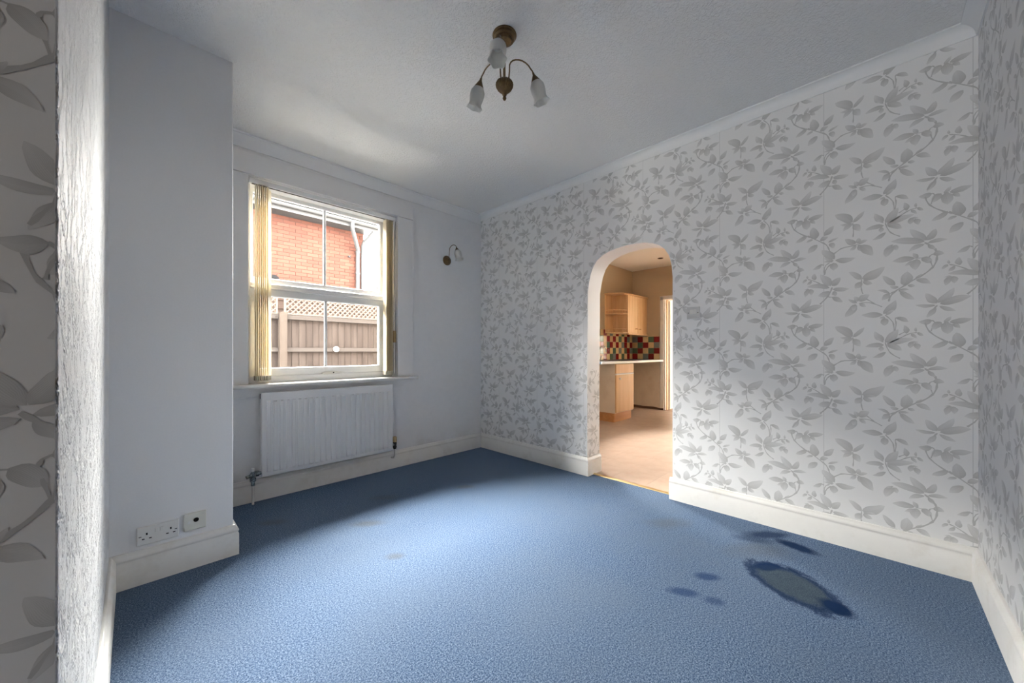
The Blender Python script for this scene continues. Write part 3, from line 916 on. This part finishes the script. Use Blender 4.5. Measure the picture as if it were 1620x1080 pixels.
cx_, cy2 = 1.265, 1.29
cl = thing('ceiling_light', (cx_, cy2, H), 'antique brass three-arm ceiling light with frosted tulip shades', 'ceiling light')
G().lathe([(0, H), (.058, H), (.059, H - .005), (.056, H - .009), (.050, H - .010), (.049, H - .013), (.051, H - .017), (.047, H - .023), (.039, H - .024), (.037, H - .022), (.035, H - .026), (.034, H - .034), (.026, H - .040), (.012, H - .044), (0, H - .044)][::-1], Matrix.Translation((cx_, cy2, 0)), 32).build('ceiling_rose', M['brass'], cl, smooth=40)
G().tube([(cx_, cy2, H - .035), (cx_, cy2, 2.5), (cx_, cy2, 2.40)], .0055, 12).build('stem', M['brass'], cl, smooth=50)
body = G().lathe([(0, 2.302), (.006, 2.304), (.0095, 2.312), (.007, 2.320), (.006, 2.323), (.010, 2.326), (.011, 2.333), (.020, 2.343), (.033, 2.356), (.040, 2.370), (.041, 2.381), (.036, 2.391), (.024, 2.398), (.010, 2.402), (0, 2.403)],
                 Matrix.Translation((cx_, cy2, 0)), 120, lambda a, z: .055 * math.cos(24 * a) * (1 if 2.338 < z < 2.399 else 0)).build('fluted_body', M['brass'], cl, smooth=60)
for k in range(3):
    az = math.radians(216.6 + 120 * k)
    d = Vector((math.cos(az), math.sin(az), 0))
    O = Vector((cx_, cy2, 0))
    pt = lambda r, z: O + d * r + Vector((0, 0, z))
    path = [pt(.022, 2.392), pt(.023, 2.42), pt(.026, 2.45)] + [pt(.086 - .060 * math.cos(PI * t), 2.475 + .048 * math.sin(PI * t) + .0 * t) for t in (.05, .15, .25, .35, .45, .55, .65, .75, .85)] + [pt(.150, 2.487), pt(.156, 2.472)]
    arm = G().tube(path, .0034, 10).build('arm', M['brass'], cl, smooth=60)
    dn = (d * .34 + Vector((0, 0, -.94))).normalized()
    M4 = aim(pt(.156, 2.474), dn)
    G().lathe([(0, -.006), (.005, -.006), (.006, .004), (.012, .016), (.0225, .036), (.024, .041), (.021, .041), (0, .030)], M4, 40, lambda a, z: .05 * math.cos(20 * a) * (1 if .01 < z < .04 else 0)).build('cup', M['brass'], arm, smooth=60)
    tulip(M4 @ Matrix.Translation((0, 0, .030)), arm, 'shade', .037)
    G().lathe([(0, .03), (.010, .03), (.011, .045), (.0155, .062), (.0155, .072), (.009, .084), (0, .088)], M4, 16).build('bulb', M['frost'], arm, smooth=60)

sx, sz = 2.302, 2.034
sc_ = thing('wall_light', (sx, YW, sz), 'small antique brass wall light with one frosted tulip shade, right of the window', 'wall light')
G().lathe([(0, 0), (.050, 0), (.050, .004), (.046, .010), (.038, .013), (.036, .018), (.026, .022), (.022, .026), (.010, .030), (0, .031)], aim((sx, YW, sz), (0, -1, 0)), 32).build('back_plate', M['brass'], sc_, smooth=40)
path = [(sx + .006, YW - .022, sz + .01), (sx + .006, YW - .030, sz + .04), (sx + .006, YW - .036, sz + .08)] + [(sx + .006, YW - .096 + .060 * math.cos(PI * t), sz + .105 + .040 * math.sin(PI * t)) for t in (.1, .25, .4, .55, .7, .85, 1)]
arm = G().tube(path, .0032, 10).build('arm', M['brass'], sc_, smooth=60)
M4 = aim((sx + .006, YW - .156, sz + .108), Vector((.02, -.34, -.94)).normalized())
G().lathe([(0, -.008), (.004, -.008), (.006, .004), (.012, .016), (.0225, .036), (.024, .041), (.021, .041), (0, .030)], M4, 40, lambda a, z: .05 * math.cos(20 * a) * (1 if .01 < z < .04 else 0)).build('cup', M['brass'], arm, smooth=60)
tulip(M4 @ Matrix.Translation((0, 0, .030)), arm, 'shade', .037)

# ------------------------------------------------------------------ the kitchen through the arch
KX0, KX1, KZ0, KZ1 = 3.85, 4.65, 1.30, 2.10     # kitchen window, out of the frame
KY0 = -.20                                       # unseen near wall of the kitchen
struct(G().box(2.86, XK + .02, KY0 - .1, YK + .1, -.12, -.004).build('floor_kitchen', M['subfloor']), 'kitchen floor of mottled terracotta squares beyond the arch', 'floor')
fl_k = [o for o in COL.objects if o.name == 'floor_kitchen'][0]
t0 = None
S_ = .305
nx = int((XK - 2.865) / S_) + 1
for i in range(nx):
    for j in range(12):
        x0 = 2.865 + S_ * i; y0 = KY0 + S_ * j
        x1, y1 = min(x0 + S_, XK), min(y0 + S_, YK)
        if x1 - x0 < .05 or y1 - y0 < .05: continue
        full = x1 - x0 > S_ - .001 and y1 - y0 > S_ - .001
        if full and t0:
            o = t0.copy(); COL.objects.link(o); o.location = (x0 - tx, y0 - ty, 0)
        else:
            o = G().box(x0, x1 - .0012, y0, y1 - .0012, -.004, .0).build('floor_tile', M['k_floor'], fl_k)
            if full: t0, tx, ty = o, x0, y0
struct(G().prism([(2.832, 0), (2.834, .006), (2.842, .009), (2.856, .009), (2.866, .005), (2.868, 0)], 1.068, 1.774, 'y').build('threshold_strip', M['gold']), 'brass carpet threshold strip under the arch', 'threshold')
struct(G().box(XT - .005, XK + .3, KY0 - .1, YK + .24, HK, HK + .12).build('ceiling_kitchen', M['k_ceil']), 'cream kitchen ceiling beyond the arch', 'ceiling')
# window wall of the kitchen
g = G()
g.box(XT - .01, KX0, YK, YK + .24, -.12, HK + .1).box(KX1, XK + .2, YK, YK + .24, -.12, HK + .1).box(KX0, KX1, YK, YK + .24, -.12, KZ0).box(KX0, KX1, YK, YK + .24, KZ1, HK + .1)
wk = struct(g.build('wall_kitchen_back', M['k_wall']), 'tan kitchen wall behind the wall cupboard', 'wall')
w2 = struct(thing('window_2', ((KX0 + KX1) / 2, YK + .1, KZ0), None, None), 'white kitchen window over the sink, just hidden by the arch jamb', 'window')
frame_ring(G(), KX0, KX1, KZ0, KZ1, YK + .08, YK + .14, .06, .06, .06, .06).build('window_frame', M['upvc'], w2, bevel=.005)
G().box(KX0 + .05, KX1 - .05, YK + .108, YK + .112, KZ0 + .05, KZ1 - .05).build('pane', M['glass'], w2)
# far wall with the doorway
DY0, DY1, DZ = 1.95, 2.80, 2.035
g = G()
FY0, FY1, FZ0, FZ1 = .15, .75, 1.05, 2.10
g.box(XK, XK + .14, DY1, YK + .02, -.12, HK + .1).box(XK, XK + .14, KY0 - .1, FY0, -.12, HK + .1).box(XK, XK + .14, FY1, DY0, -.12, HK + .1).box(XK, XK + .14, FY0, FY1, -.12, FZ0).box(XK, XK + .14, FY0, FY1, FZ1, HK + .1).box(XK, XK + .14, DY0, DY1, DZ, HK + .1)
wf = struct(g.build('wall_kitchen_far', M['k_wall']), 'tan far kitchen wall beside the white door frame', 'wall')
G().box(XK - .004, XK, DY1, YK, .03, .885).build('bare_lower_wall', M['k_low'], wf)
g = G().prism([(2.80, 0), (3.42, 0), (3.42, .05), (3.2, .038), (3.0, .045), (2.86, .03), (2.80, .035)], XK - .02, XK, 'x')
g.build('ragged_plaster_edge', M['subfloor'], wf)
struct(G().box(XT, XK + .14, KY0 - .25, KY0, -.12, HK + .1).build('wall_kitchen_near', M['k_wall']), 'tan kitchen wall out of sight right of the arch', 'wall')
w5 = struct(thing('added_far_window', (XK + .07, (FY0 + FY1) / 2, FZ0), None, None), 'added unseen kitchen window feeding light through the arch', 'window')  # unseen window added to strengthen the light coming through the arch
g = G(); frame_ring(g, FY0, FY1, FZ0, FZ1, XK + .04, XK + .10, .05, .05, .05, .05); g.v = [(y, x, z) for x, y, z in g.v]
g.build('window_frame', M['upvc'], w5, bevel=.004)
G().box(XK + .068, XK + .072, FY0 + .04, FY1 - .04, FZ0 + .04, FZ1 - .04).build('pane', M['glass'], w5)
# door frame and leaf
dr_ = struct(thing('door_1', (XK, DY1, 0), None, None), 'white kitchen door frame with the door standing open into the bright room beyond', 'door')
fp = [(0, 0), (0, .070), (-.006, .074), (-.012, .070), (-.018, .055), (-.018, .012), (-.012, .004), (-.008, 0)]
G().prism([(XK - .0 + a, DY1 + b - .008) for a, b in fp], 0, DZ + .06, 'z').build('architrave', M['gloss_white'], dr_)
G().box(XK - .018, XK, DY0 - .07, DY1 + .062, DZ, DZ + .07).build('head_architrave', M['gloss_white'], dr_, bevel=.004)
G().box(XK, XK + .14, DY1 - .028, DY1, 0, DZ).build('jamb', M['gloss_white'], dr_)
G().box(XK + .05, XK + .09, DY1 - .040, DY1 - .026, 0, DZ).build('door_stop', M['beech'], dr_)
lf = G().box(XK + .14, XK + .90, DY1 - .066, DY1 - .028, .01, DZ - .01).build('door_leaf', M['gloss_white'], dr_, bevel=.003)
G().lathe([(0, 0), (.022, 0), (.022, .006), (.008, .012), (.008, .03), (.024, .040), (.024, .054), (0, .060)], aim((XK + .84, DY1 - .066, 1.0), (0, -1, 0)), 16).build('handle', M['bright_chrome'], lf, smooth=40)
# the room beyond the door
UX, UY0, UY1 = 9.6, 1.55, 3.5
struct(G().box(XK, UX + .1, UY0 - .1, UY1 + .1, -.12, 0).build('floor_utility', M['k_floor']), 'floor of the bright room beyond the kitchen door', 'floor')
struct(G().box(XK + .1, UX + .2, UY0 - .1, UY1 + .2, 2.5, 2.62).build('ceiling_utility', M['k_ceil']), 'ceiling of the bright room beyond the kitchen door', 'ceiling')
g = G().box(UX, UX + .15, UY0 - .1, UY1 + .1, -.12, 2.6)
uw = struct(g.build('wall_utility_far', M['k_ceil']), 'pale wall at the end of the room beyond the kitchen', 'wall')
g = G().box(XK + .14, 7.9, UY1, UY1 + .15, -.12, 2.6).box(9.0, UX, UY1, UY1 + .15, -.12, 2.6).box(7.9, 9.0, UY1, UY1 + .15, -.12, .5).box(7.9, 9.0, UY1, UY1 + .15, 2.2, 2.6)
struct(g.build('wall_utility_back', M['k_ceil']), 'pale window wall of the room beyond the kitchen', 'wall')
struct(G().box(XK + .14, UX, UY0 - .15, UY0, -.12, 2.6).build('wall_utility_near', M['k_ceil']), 'pale near wall of the room beyond the kitchen', 'wall')
w3 = struct(thing('window_3', (8.45, UY1 + .08, .5), None, None), 'bright window of the room beyond the kitchen door', 'window')
frame_ring(G(), 7.9, 9.0, .5, 2.2, UY1 + .05, UY1 + .11, .05, .05, .05, .05).build('window_frame', M['upvc'], w3)
G().box(7.94, 8.96, UY1 + .078, UY1 + .082, .54, 2.16).build('pane', M['glass'], w3)
us = thing('base_cupboard', (9.33, 3.0, 0), 'beech base cupboard glimpsed through the far kitchen doorway', 'cupboard')
G().box(9.02, UX - .002, 2.3, 3.6 - .11, .12, .87).build('carcass', M['beech'], us)
for y in (2.3, 2.9): G().box(9.0, 9.02, y + .003, min(y + .597, 3.49), .14, .86).build('door', M['beech'], us, bevel=.003)
G().box(9.06, UX - .002, 2.3, 3.49, 0, .12).build('plinth', M['beech_dark'], us)
G().box(8.99, UX - .002, 2.28, 3.495, .87, .905).build('worktop', M['worktop'], us, bevel=.004)
kk = 0
tcache = {}


def tile(mat, parent, x, y, z, face):
    """one glazed tile; face 'y' sits on a wall facing -Y, 'x' on a wall facing -X"""
    key = (mat, face, parent.name)
    if key not in tcache:
        s = .0525
        g = G()
        if face == 'y': a = [(x + dx * s * q, y - d, z + dz * s * q) for d, q in ((0, 1), (.005, 1), (.007, .95)) for dx, dz in ((-1, -1), (1, -1), (1, 1), (-1, 1))]
        else: a = [(x - d, y + dx * s * q, z + dz * s * q) for d, q in ((0, 1), (.005, 1), (.007, .95)) for dx, dz in ((-1, -1), (1, -1), (1, 1), (-1, 1))]
        g.add(a, [(0, 1, 5, 4), (1, 2, 6, 5), (2, 3, 7, 6), (3, 0, 4, 7), (4, 5, 9, 8), (5, 6, 10, 9), (6, 7, 11, 10), (7, 4, 8, 11), (8, 9, 10, 11)])
        tcache[key] = (g.build('wall_tile', M[mat], parent), x, y, z)
        return
    o, ox, oy, oz = tcache[key]
    c = o.copy(); COL.objects.link(c); c.location = (x - ox, y - oy, z - oz)


names = {'c': 't_cream', 'r': 't_red', 'g': 't_green', 'b': 't_grey'}
WTZ = .934
P = .1075
G().box(5.0, XK, YK - .002, YK, WTZ, WTZ + 5 * P).build('tile_grout', M['grout'], wk)
G().box(XK - .002, XK, DY1 + .07, YK, WTZ, WTZ + 4 * P).build('tile_grout', M['grout'], wf)
# far wall, from the corner to the door frame, top row first
for r, row in enumerate(['brcgrg', 'cgrcbr', 'grcgrc', 'rcbrcb']):
    for k, ch in enumerate(row):
        y = YK - .008 - P * (k + .5)
        if y - P / 2 < DY1 + .06: continue
        tile(names[ch], wf, XK - .002, y, WTZ + P * (3.5 - r), 'x')
# window wall: cream, red and green mixed, from the corner leftwards, top row first
rows_ = ['crcgcrcbcrcgcrcg', 'cbrcgcrcrcgbcrgc', 'rcrbcrcrgcrcbcrc', 'brgcbcgcrcgcrgbc', 'crcgcrbgcrcgcrcb']
for r, row in enumerate(rows_):
    for k, ch in enumerate(row):
        tile(names[ch], wk, XK - .008 - P * (k + .5), YK - .002, WTZ + P * (4.5 - r), 'y')
uwt = G().box(UX - .002, UX, 2.3, 3.5, .905, .905 + 4 * P).build('tile_grout', M['grout'], uw)
for r in range(4):
    for k in range(10):
        tile(['t_cream', 't_red', 't_green', 't_cream'][(r * 3 + k * 2 + k // 3) % 4], uw, UX - .002, 2.36 + P * k, .96 + P * r, 'x')

# worktop, base unit, wall cupboard
wt = thing('worktop', (6.0, 3.1, .894), 'blue-grey laminate kitchen worktop with a pale front edge', 'worktop')
G().box(4.70, XK - .003, 2.81, YK - .004, .896, .934).build('slab', M['worktop'], wt, bevel=.003)
G().prism([(2.812, .894), (2.800, .898), (2.796, .914), (2.800, .931), (2.812, .935)], 4.70, XK - .004, 'x').build('front_edge', M['edge'], wt, smooth=50)
BX0, BX1, BY = 5.135, 5.712, 2.815
bc = thing('base_unit', (5.42, 3.1, 0), 'beech kitchen base unit with one drawer front and one door', 'cupboard')
G().box(BX0, BX1, BY + .02, 3.36, .135, .892).build('carcass', M['k_low'], bc)
G().box(BX0 + .003, BX1 - .003, BY, BY + .019, .745, .888).build('drawer_front', M['beech'], bc, bevel=.003)
bd = G().box(BX0 + .003, BX1 - .003, BY, BY + .019, .145, .720).build('door', M['beech'], bc, bevel=.003)
G().prism([(BY - .004, .722), (BY - .006, .732), (BY, .740), (BY + .019, .740), (BY + .019, .722)], BX0 + .003, BX1 - .003, 'x').build('handle_rail', M['plastic'], bc)
G().lathe([(0, 0), (.006, 0), (.006, .010), (.015, .016), (.016, .022), (.010, .027), (0, .028)], aim((BX0 + .10, BY, .665), (0, -1, 0)), 14).build('knob', M['plastic'], bd, smooth=40)
G().box(BX0, BX1 - .03, BY + .03, BY + .05, 0, .135).build('plinth', M['beech_dark'], bc)
G().box(BX0, BX0 + .018, BY + .05, 3.36, 0, .135).build('side_plinth', M['beech_dark'], bc)

CX0, CX1, CY, CZ0, CZ1 = 6.095, XK - .004, 3.115, 1.405, 2.085
wc = thing('wall_cupboard', (6.4, YK, CZ0), 'beech two-door wall cupboard with open railed end shelves', 'cupboard')
G().box(CX0, CX1, CY + .020, YK - .001, CZ0, CZ1).build('carcass', M['beech'], wc, bevel=.002)
mid = (CX0 + CX1) / 2
for k, (a, b) in enumerate(((CX0, mid), (mid, CX1))):
    d = G().box(a + .002, b - .002, CY, CY + .0185, CZ0 + .003, CZ1 - .003).build('door', M['beech'], wc, bevel=.003)
    cx = mid + (-.07 if k == 0 else .07)
    G().tube([(cx - .035, CY, CZ0 + .085), (cx - .03, CY - .018, CZ0 + .088), (cx, CY - .026, CZ0 + .092), (cx + .03, CY - .018, CZ0 + .088), (cx + .035, CY, CZ0 + .085)], .005, 8).build('handle', M['beech_dark'], d, smooth=50)
EX = 5.835


def endpoly(o=0):
    return [(CX0, YK - .001), (EX - o, YK - .001), (EX - o, 3.315), (EX + .115, CY + .01 - o), (CX0, CY - o)]


G().prism(endpoly(.02) + [], CZ1, CZ1 + .022, 'z').build('end_cornice', M['beech'], wc, bevel=.004)
G().box(CX0, CX1, CY - .02, YK - .001, CZ1, CZ1 + .022).build('cornice', M['beech'], wc, bevel=.004)
G().box(CX0, CX1, CY - .015, CY + .03, CZ0 - .022, CZ0).build('pelmet', M['beech'], wc, bevel=.004)
G().box(EX, CX0, YK - .014, YK - .001, CZ0, CZ1).build('shelf_back', M['beech'], wc)
for z in (CZ0 - .002, 1.735):
    sh = G().prism(endpoly(), z, z + .018, 'z').build('shelf', M['beech'], wc, bevel=.003)
    rail = [(EX + .015, 3.40), (EX + .015, 3.325), (EX + .06, 3.24), (EX + .125, CY + .03), (CX0 - .06, CY + .018), (CX0 - .008, CY + .016)]
    G().tube([(x, y, z + .075) for x, y in rail], .0065, 8).build('gallery_rail', M['beech'], sh, smooth=50)
    for x, y in rail[1:5]: G().lathe([(.004, z + .017), (.006, z + .03), (.0045, z + .045), (.006, z + .06), (.004, z + .072)], Matrix.Translation((x, y, 0)), 8).build('baluster', M['beech'], sh, smooth=50)
dl = thing('downlight', (6.2, 2.58, HK), 'small recessed downlight in the kitchen ceiling', 'ceiling light')
G().lathe([(.028, HK - .001), (.046, HK - .001), (.046, HK - .004), (.040, HK - .007), (.028, HK - .004), (.028, HK - .001)], Matrix.Translation((6.2, 2.58, 0)), 24).build('trim_ring', M['brass'], dl, smooth=40)
G().lathe([(0, HK - .0015), (.030, HK - .0015), (.030, HK - .003), (0, HK - .003)][::-1], Matrix.Translation((6.2, 2.58, 0)), 20).build('lamp_face', M['dark'], dl)
tp = thing('kitchen_tap', (5.47, 3.30, .934), 'chrome swan-neck kitchen tap at the left end of the worktop', 'tap')
G().lathe([(0, .934), (.026, .934), (.026, .944), (.018, .950), (.017, 1.00), (.012, 1.006), (0, 1.006)], Matrix.Translation((5.47, 3.30, 0)), 18).build('body', M['bright_chrome'], tp, smooth=40)
G().tube([(5.47, 3.30, 1.0), (5.47, 3.30, 1.10)] + [(5.47, 3.24 + .06 * math.cos(PI * t), 1.12 + .055 * math.sin(PI * t)) for t in (.0, .2, .4, .6, .8, 1)] + [(5.47, 3.18, 1.08)], .010, 10).build('spout', M['bright_chrome'], tp, smooth=50)
for s in (-1, 1): G().lathe([(0, 0), (.008, 0), (.008, .03), (.016, .034), (.016, .055), (0, .058)], aim((5.47, 3.30, .975), (s, 0, .35)), 12).build('lever', M['bright_chrome'], tp, smooth=40)

# ------------------------------------------------------------------ outside the window
GZ = -.18
struct(G().box(-14, 16, YW + .24, 30, GZ - .2, GZ).build('ground_outside', M['ground']), 'concrete side passage outside the window', 'ground')
fy = 6.0
fn = thing('garden_fence', (1.5, fy, GZ), 'weathered close-boarded fence with diamond trellis on top, outside the window', 'fence')
for (x, hgt) in ((-.37, 1.64), (1.48, 1.64), (3.33, 1.64), (5.18, 1.64)):
    G().prism([(x - .047, GZ), (x - .047, hgt - .012), (x, hgt + .006), (x + .047, hgt - .012), (x + .047, GZ)], fy - .06, fy + .04, 'y').build('post', M['fence_post'], fn, bevel=.004)
for a, b in ((-1.5, -.42), (-.32, 1.433), (1.527, 3.283), (3.377, 5.13)):
    for z0, z1, dy in ((1.542, 1.608, .052), (1.078, 1.138, .042), (.32, .38, .042)):
        G().box(a, b, fy + .048 - dy, fy + .05, z0, z1).build('rail', M['fence_rail'], fn, bevel=.004)
b0 = None
x = -1.6
rnd = random.Random(11)
while x < 5.4:
    w = rnd.choice((.088, .094, .10))
    o = None
    g = G().prism([(x, fy + .052), (x, fy + .058), (x + w + .012, fy + .072), (x + w + .012, fy + .060)], GZ + .03, 1.575 + rnd.uniform(-.006, .004), 'z')
    o = g.build('board', M['fence'], fn)
    # each board gets its own place so that the grain differs
    off = Vector((x, 0, 0))
    for v in o.data.vertices: v.co -= off
    o.location = off
    x += w
tr_i = 0
for a, b in ((-.30, 1.420), (1.500, 3.270), (3.39, 5.12)):
    z0, z1 = 1.612, 1.862
    tg = frame_ring(G(), a, b, z0, z1, fy - .012, fy + .010, .022, .022, .022, .014).build('trellis_frame', M['lath'], fn)
    g = G()
    W, Hh, st, hw = b - a, z1 - z0, .0735, .0075
    for sgn, yy in ((1, fy - .008), (-1, fy + .001)):
        k = -int(Hh / st) - 2
        while k * st < W + Hh:
            c = k * st
            # line x = c + sgn-dependent t, z = t
            lo_t, hi_t = max(0, -c), min(Hh, W - c)
            if hi_t - lo_t > .02:
                p0, p1 = (c + lo_t, lo_t), (c + hi_t, hi_t)
                if sgn < 0: p0, p1 = (W - p0[0], p0[1]), (W - p1[0], p1[1])
                dx, dz = p1[0] - p0[0], p1[1] - p0[1]
                q = math.hypot(dx, dz); nx_, nz_ = -dz / q * hw, dx / q * hw
                g.prism([(a + p0[0] - nx_, z0 + p0[1] - nz_), (a + p1[0] - nx_, z0 + p1[1] - nz_), (a + p1[0] + nx_, z0 + p1[1] + nz_), (a + p0[0] + nx_, z0 + p0[1] + nz_)], yy, yy + .008, 'y')
            k += 1
    tag(g.build('trellis_lattice', M['lath'], fn), kind='stuff')
lm = thing('garden_lamp', (2.205, fy, 1.117), 'small round white lamp fixed on the middle fence rail', 'lamp')
G().lathe([(0, 0), (.046, 0), (.046, .012), (.040, .018), (0, .018)], aim((2.205, fy, 1.117), (0, -1, 0)), 24).build('base', M['fence_post'], lm, smooth=40)
G().lathe([(.040, .016), (.041, .028), (.034, .042), (.018, .051), (0, .053)], aim((2.205, fy, 1.117), (0, -1, 0)), 24).build('cover', M['upvc'], lm, smooth=60)

ny, HX = 8.70, 3.84
nh = thing('neighbouring_house', (0, 10, GZ), 'red brick house with white gutter and downpipes beyond the fence', 'house')
G().box(-8, HX - .006, ny + .010, 15, GZ, 3.885).build('wall', M['mortar'], nh)
bs = {}
gr = G()
zc = 3.87
r = 0
nb = 0
while zc > GZ:
    off = 0 if r % 2 == 0 else .1125
    x1 = HX - (0 if r % 2 == 0 else 0)
    first = True
    while x1 > -6:
        L = .215
        if first and r % 2: L = .1025
        first = False
        x0 = x1 - L
        if x0 > 1.25 and zc > 2.35:
            key = L
            if key not in bs:
                bs[key] = (G().box(x0, x1, ny + rnd.uniform(-.001, .001), ny + .06, zc - .065, zc).build('brick', M['brick'], nh), x0, zc)
            else:
                o, ox, oz = bs[key]
                c = o.copy(); COL.objects.link(c); c.location = (x0 - ox, rnd.uniform(-.002, .002), zc - oz)
            nb += 1
        else:
            gr.box(x0, x1, ny, ny + .06, zc - .065, zc)
        x1 = x0 - .010
    zc -= .075; r += 1
tag(gr.build('brickwork_below', M['brick'], nh), kind='stuff')
# return wall
g = G().box(HX - .006, HX, ny, 15, GZ, 3.88); g.build('return_wall', M['brick'], nh)
EVX = 4.03
G().box(-8, EVX - .03, 8.36, ny + .05, 3.872, 3.887).build('soffit', M['fascia'], nh)
G().box(-8, EVX, 8.335, 8.358, 3.862, 4.03).build('fascia', M['fascia'], nh, bevel=.003)
gp = arc(lambda t: (8.275 - .058 * math.cos(PI * t), 3.985 - .060 * math.sin(PI * t)), 10)
gp += [(y, z + 0) for y, z in arc(lambda t: (8.275 + .053 * math.cos(PI * t), 3.985 - .055 * math.sin(PI * t)), 10)]
G().prism(gp, -8, EVX + .02, 'x').build('gutter', M['fascia'], nh, smooth=40)
G().prism(arc(lambda t: (8.275 - .058 * math.cos(PI * t), 3.985 - .060 * math.sin(PI * t)), 10), EVX + .02, EVX + .026, 'x').build('gutter_end', M['fascia'], nh)
G().tube([(3.40, 8.275, 3.95), (3.40, 8.275, 3.86), (3.42, 8.32, 3.80), (3.655, 8.60, 3.46), (3.672, 8.635, 3.38), (3.672, 8.64, 3.2), (3.672, 8.64, GZ)], .043, 12).build('downpipe', M['fascia'], nh, smooth=50)
G().tube([(3.93, 8.36, 3.90), (3.92, 8.38, 3.85), (3.80, 8.60, 3.66), (3.785, 8.645, 3.58), (3.785, 8.65, 3.3), (3.785, 8.65, GZ)], .032, 12).build('downpipe', M['fascia'], nh, smooth=50)
for z in (3.40, 2.9): G().lathe([(.047, -.018), (.052, -.018), (.052, .018), (.047, .018)], Matrix.Translation((3.672, 8.64, z)), 14).build('pipe_collar', M['fascia'], nh)
G().tube([(3.48, ny, 3.27), (3.48, ny - .09, 3.27), (3.48, ny - .10, 3.22)], .018, 8).build('overflow_pipe', M['fascia'], nh, smooth=50)
# roof: rows of plain tiles stepped up the slope
g = G()
for k in range(20):
    y0, z0 = 8.19 + .165 * k, 4.045 + .105 * k
    g.prism([(y0, z0), (y0, z0 + .022), (y0 + .21, z0 + .145), (y0 + .21, z0 + .123)], -8, EVX + .03, 'x')
tag(g.build('roof_tiles', M['slate'], nh), kind='stuff')
G().prism([(8.22, 4.03), (11.6, 6.15), (15, 4.03)], -8, EVX - .02, 'x').build('roof', M['slate'], nh)
sh_ = thing('garden_shed', (2.2, 7.9, GZ), 'low dark brown boarded shed with a flat roof behind the fence', 'shed')
SX0, SX1, SY0, SY1, SZ = .2, 3.95, 7.60, 8.15, 2.30
G().box(SX0 + .03, SX1 - .03, SY0 + .03, SY1, GZ, SZ).build('body', M['shed'], sh_)
p0 = None
for k in range(16):
    z = SZ - .15 * (k + 1)
    if p0 is None: p0 = G().prism([(SY0 + .032, z), (SY0, z), (SY0 + .016, z + .158), (SY0 + .032, z + .158)], SX0, SX1, 'x').build('plank', M['shed'], sh_)
    else:
        c = p0.copy(); COL.objects.link(c); c.location = (0, 0, -.15 * k)
G().box(SX0 - .05, SX1 + .05, SY0 - .06, SY1 + .03, SZ, SZ + .035).build('flat_roof', M['felt'], sh_, bevel=.005)
G().lathe([(.05, SZ + .03), (.05, SZ + .06), (.105, SZ + .065), (.10, SZ + .10), (.08, SZ + .135), (.045, SZ + .158), (0, SZ + .165)], Matrix.Translation((1.765, 7.75, 0)), 20).build('roof_cowl', M['felt'], sh_, smooth=50)

tr = thing('garden_tree', (5.95, 12.3, GZ), 'small leafy tree beside the brick house', 'tree')
G().tube([(5.95, 12.3, GZ), (5.98, 12.3, 1.2), (5.93, 12.32, 2.4), (5.90, 12.3, 3.3)], lambda t: .07 - .05 * t, 8).build('trunk', M['bark'], tr, smooth=60)
g = G()
for k in range(420):
    th, ph = rnd.uniform(0, 2 * PI), rnd.uniform(-1, 1)
    rr = .62 * rnd.random() ** .5
    c = Vector((5.93 + rr * math.cos(th) * (1 - ph * ph) ** .5, 12.3 + rr * math.sin(th) * (1 - ph * ph) ** .5, 3.0 + .72 * ph))
    Mx = Matrix.Translation(c) @ Matrix.Rotation(rnd.uniform(0, 6), 4, 'Z') @ Matrix.Rotation(rnd.uniform(-1.2, 1.2), 4, 'X')
    g.add([Mx @ Vector(p) for p in ((0, -.06, 0), (.03, 0, .012), (0, .07, 0), (-.03, 0, .012))], [(0, 1, 2), (0, 2, 3)])
tag(g.build('foliage', M['leaf_green'], tr), kind='stuff')
for k in range(7):
    a = k * .9
    G().tube([(5.92, 12.3, 2.2 + .15 * k), (5.92 + .25 * math.cos(a), 12.3 + .25 * math.sin(a), 2.7 + .14 * k), (5.92 + .45 * math.cos(a), 12.3 + .45 * math.sin(a), 3.0 + .1 * k)], .012, 5).build('branch', M['bark'], tr)
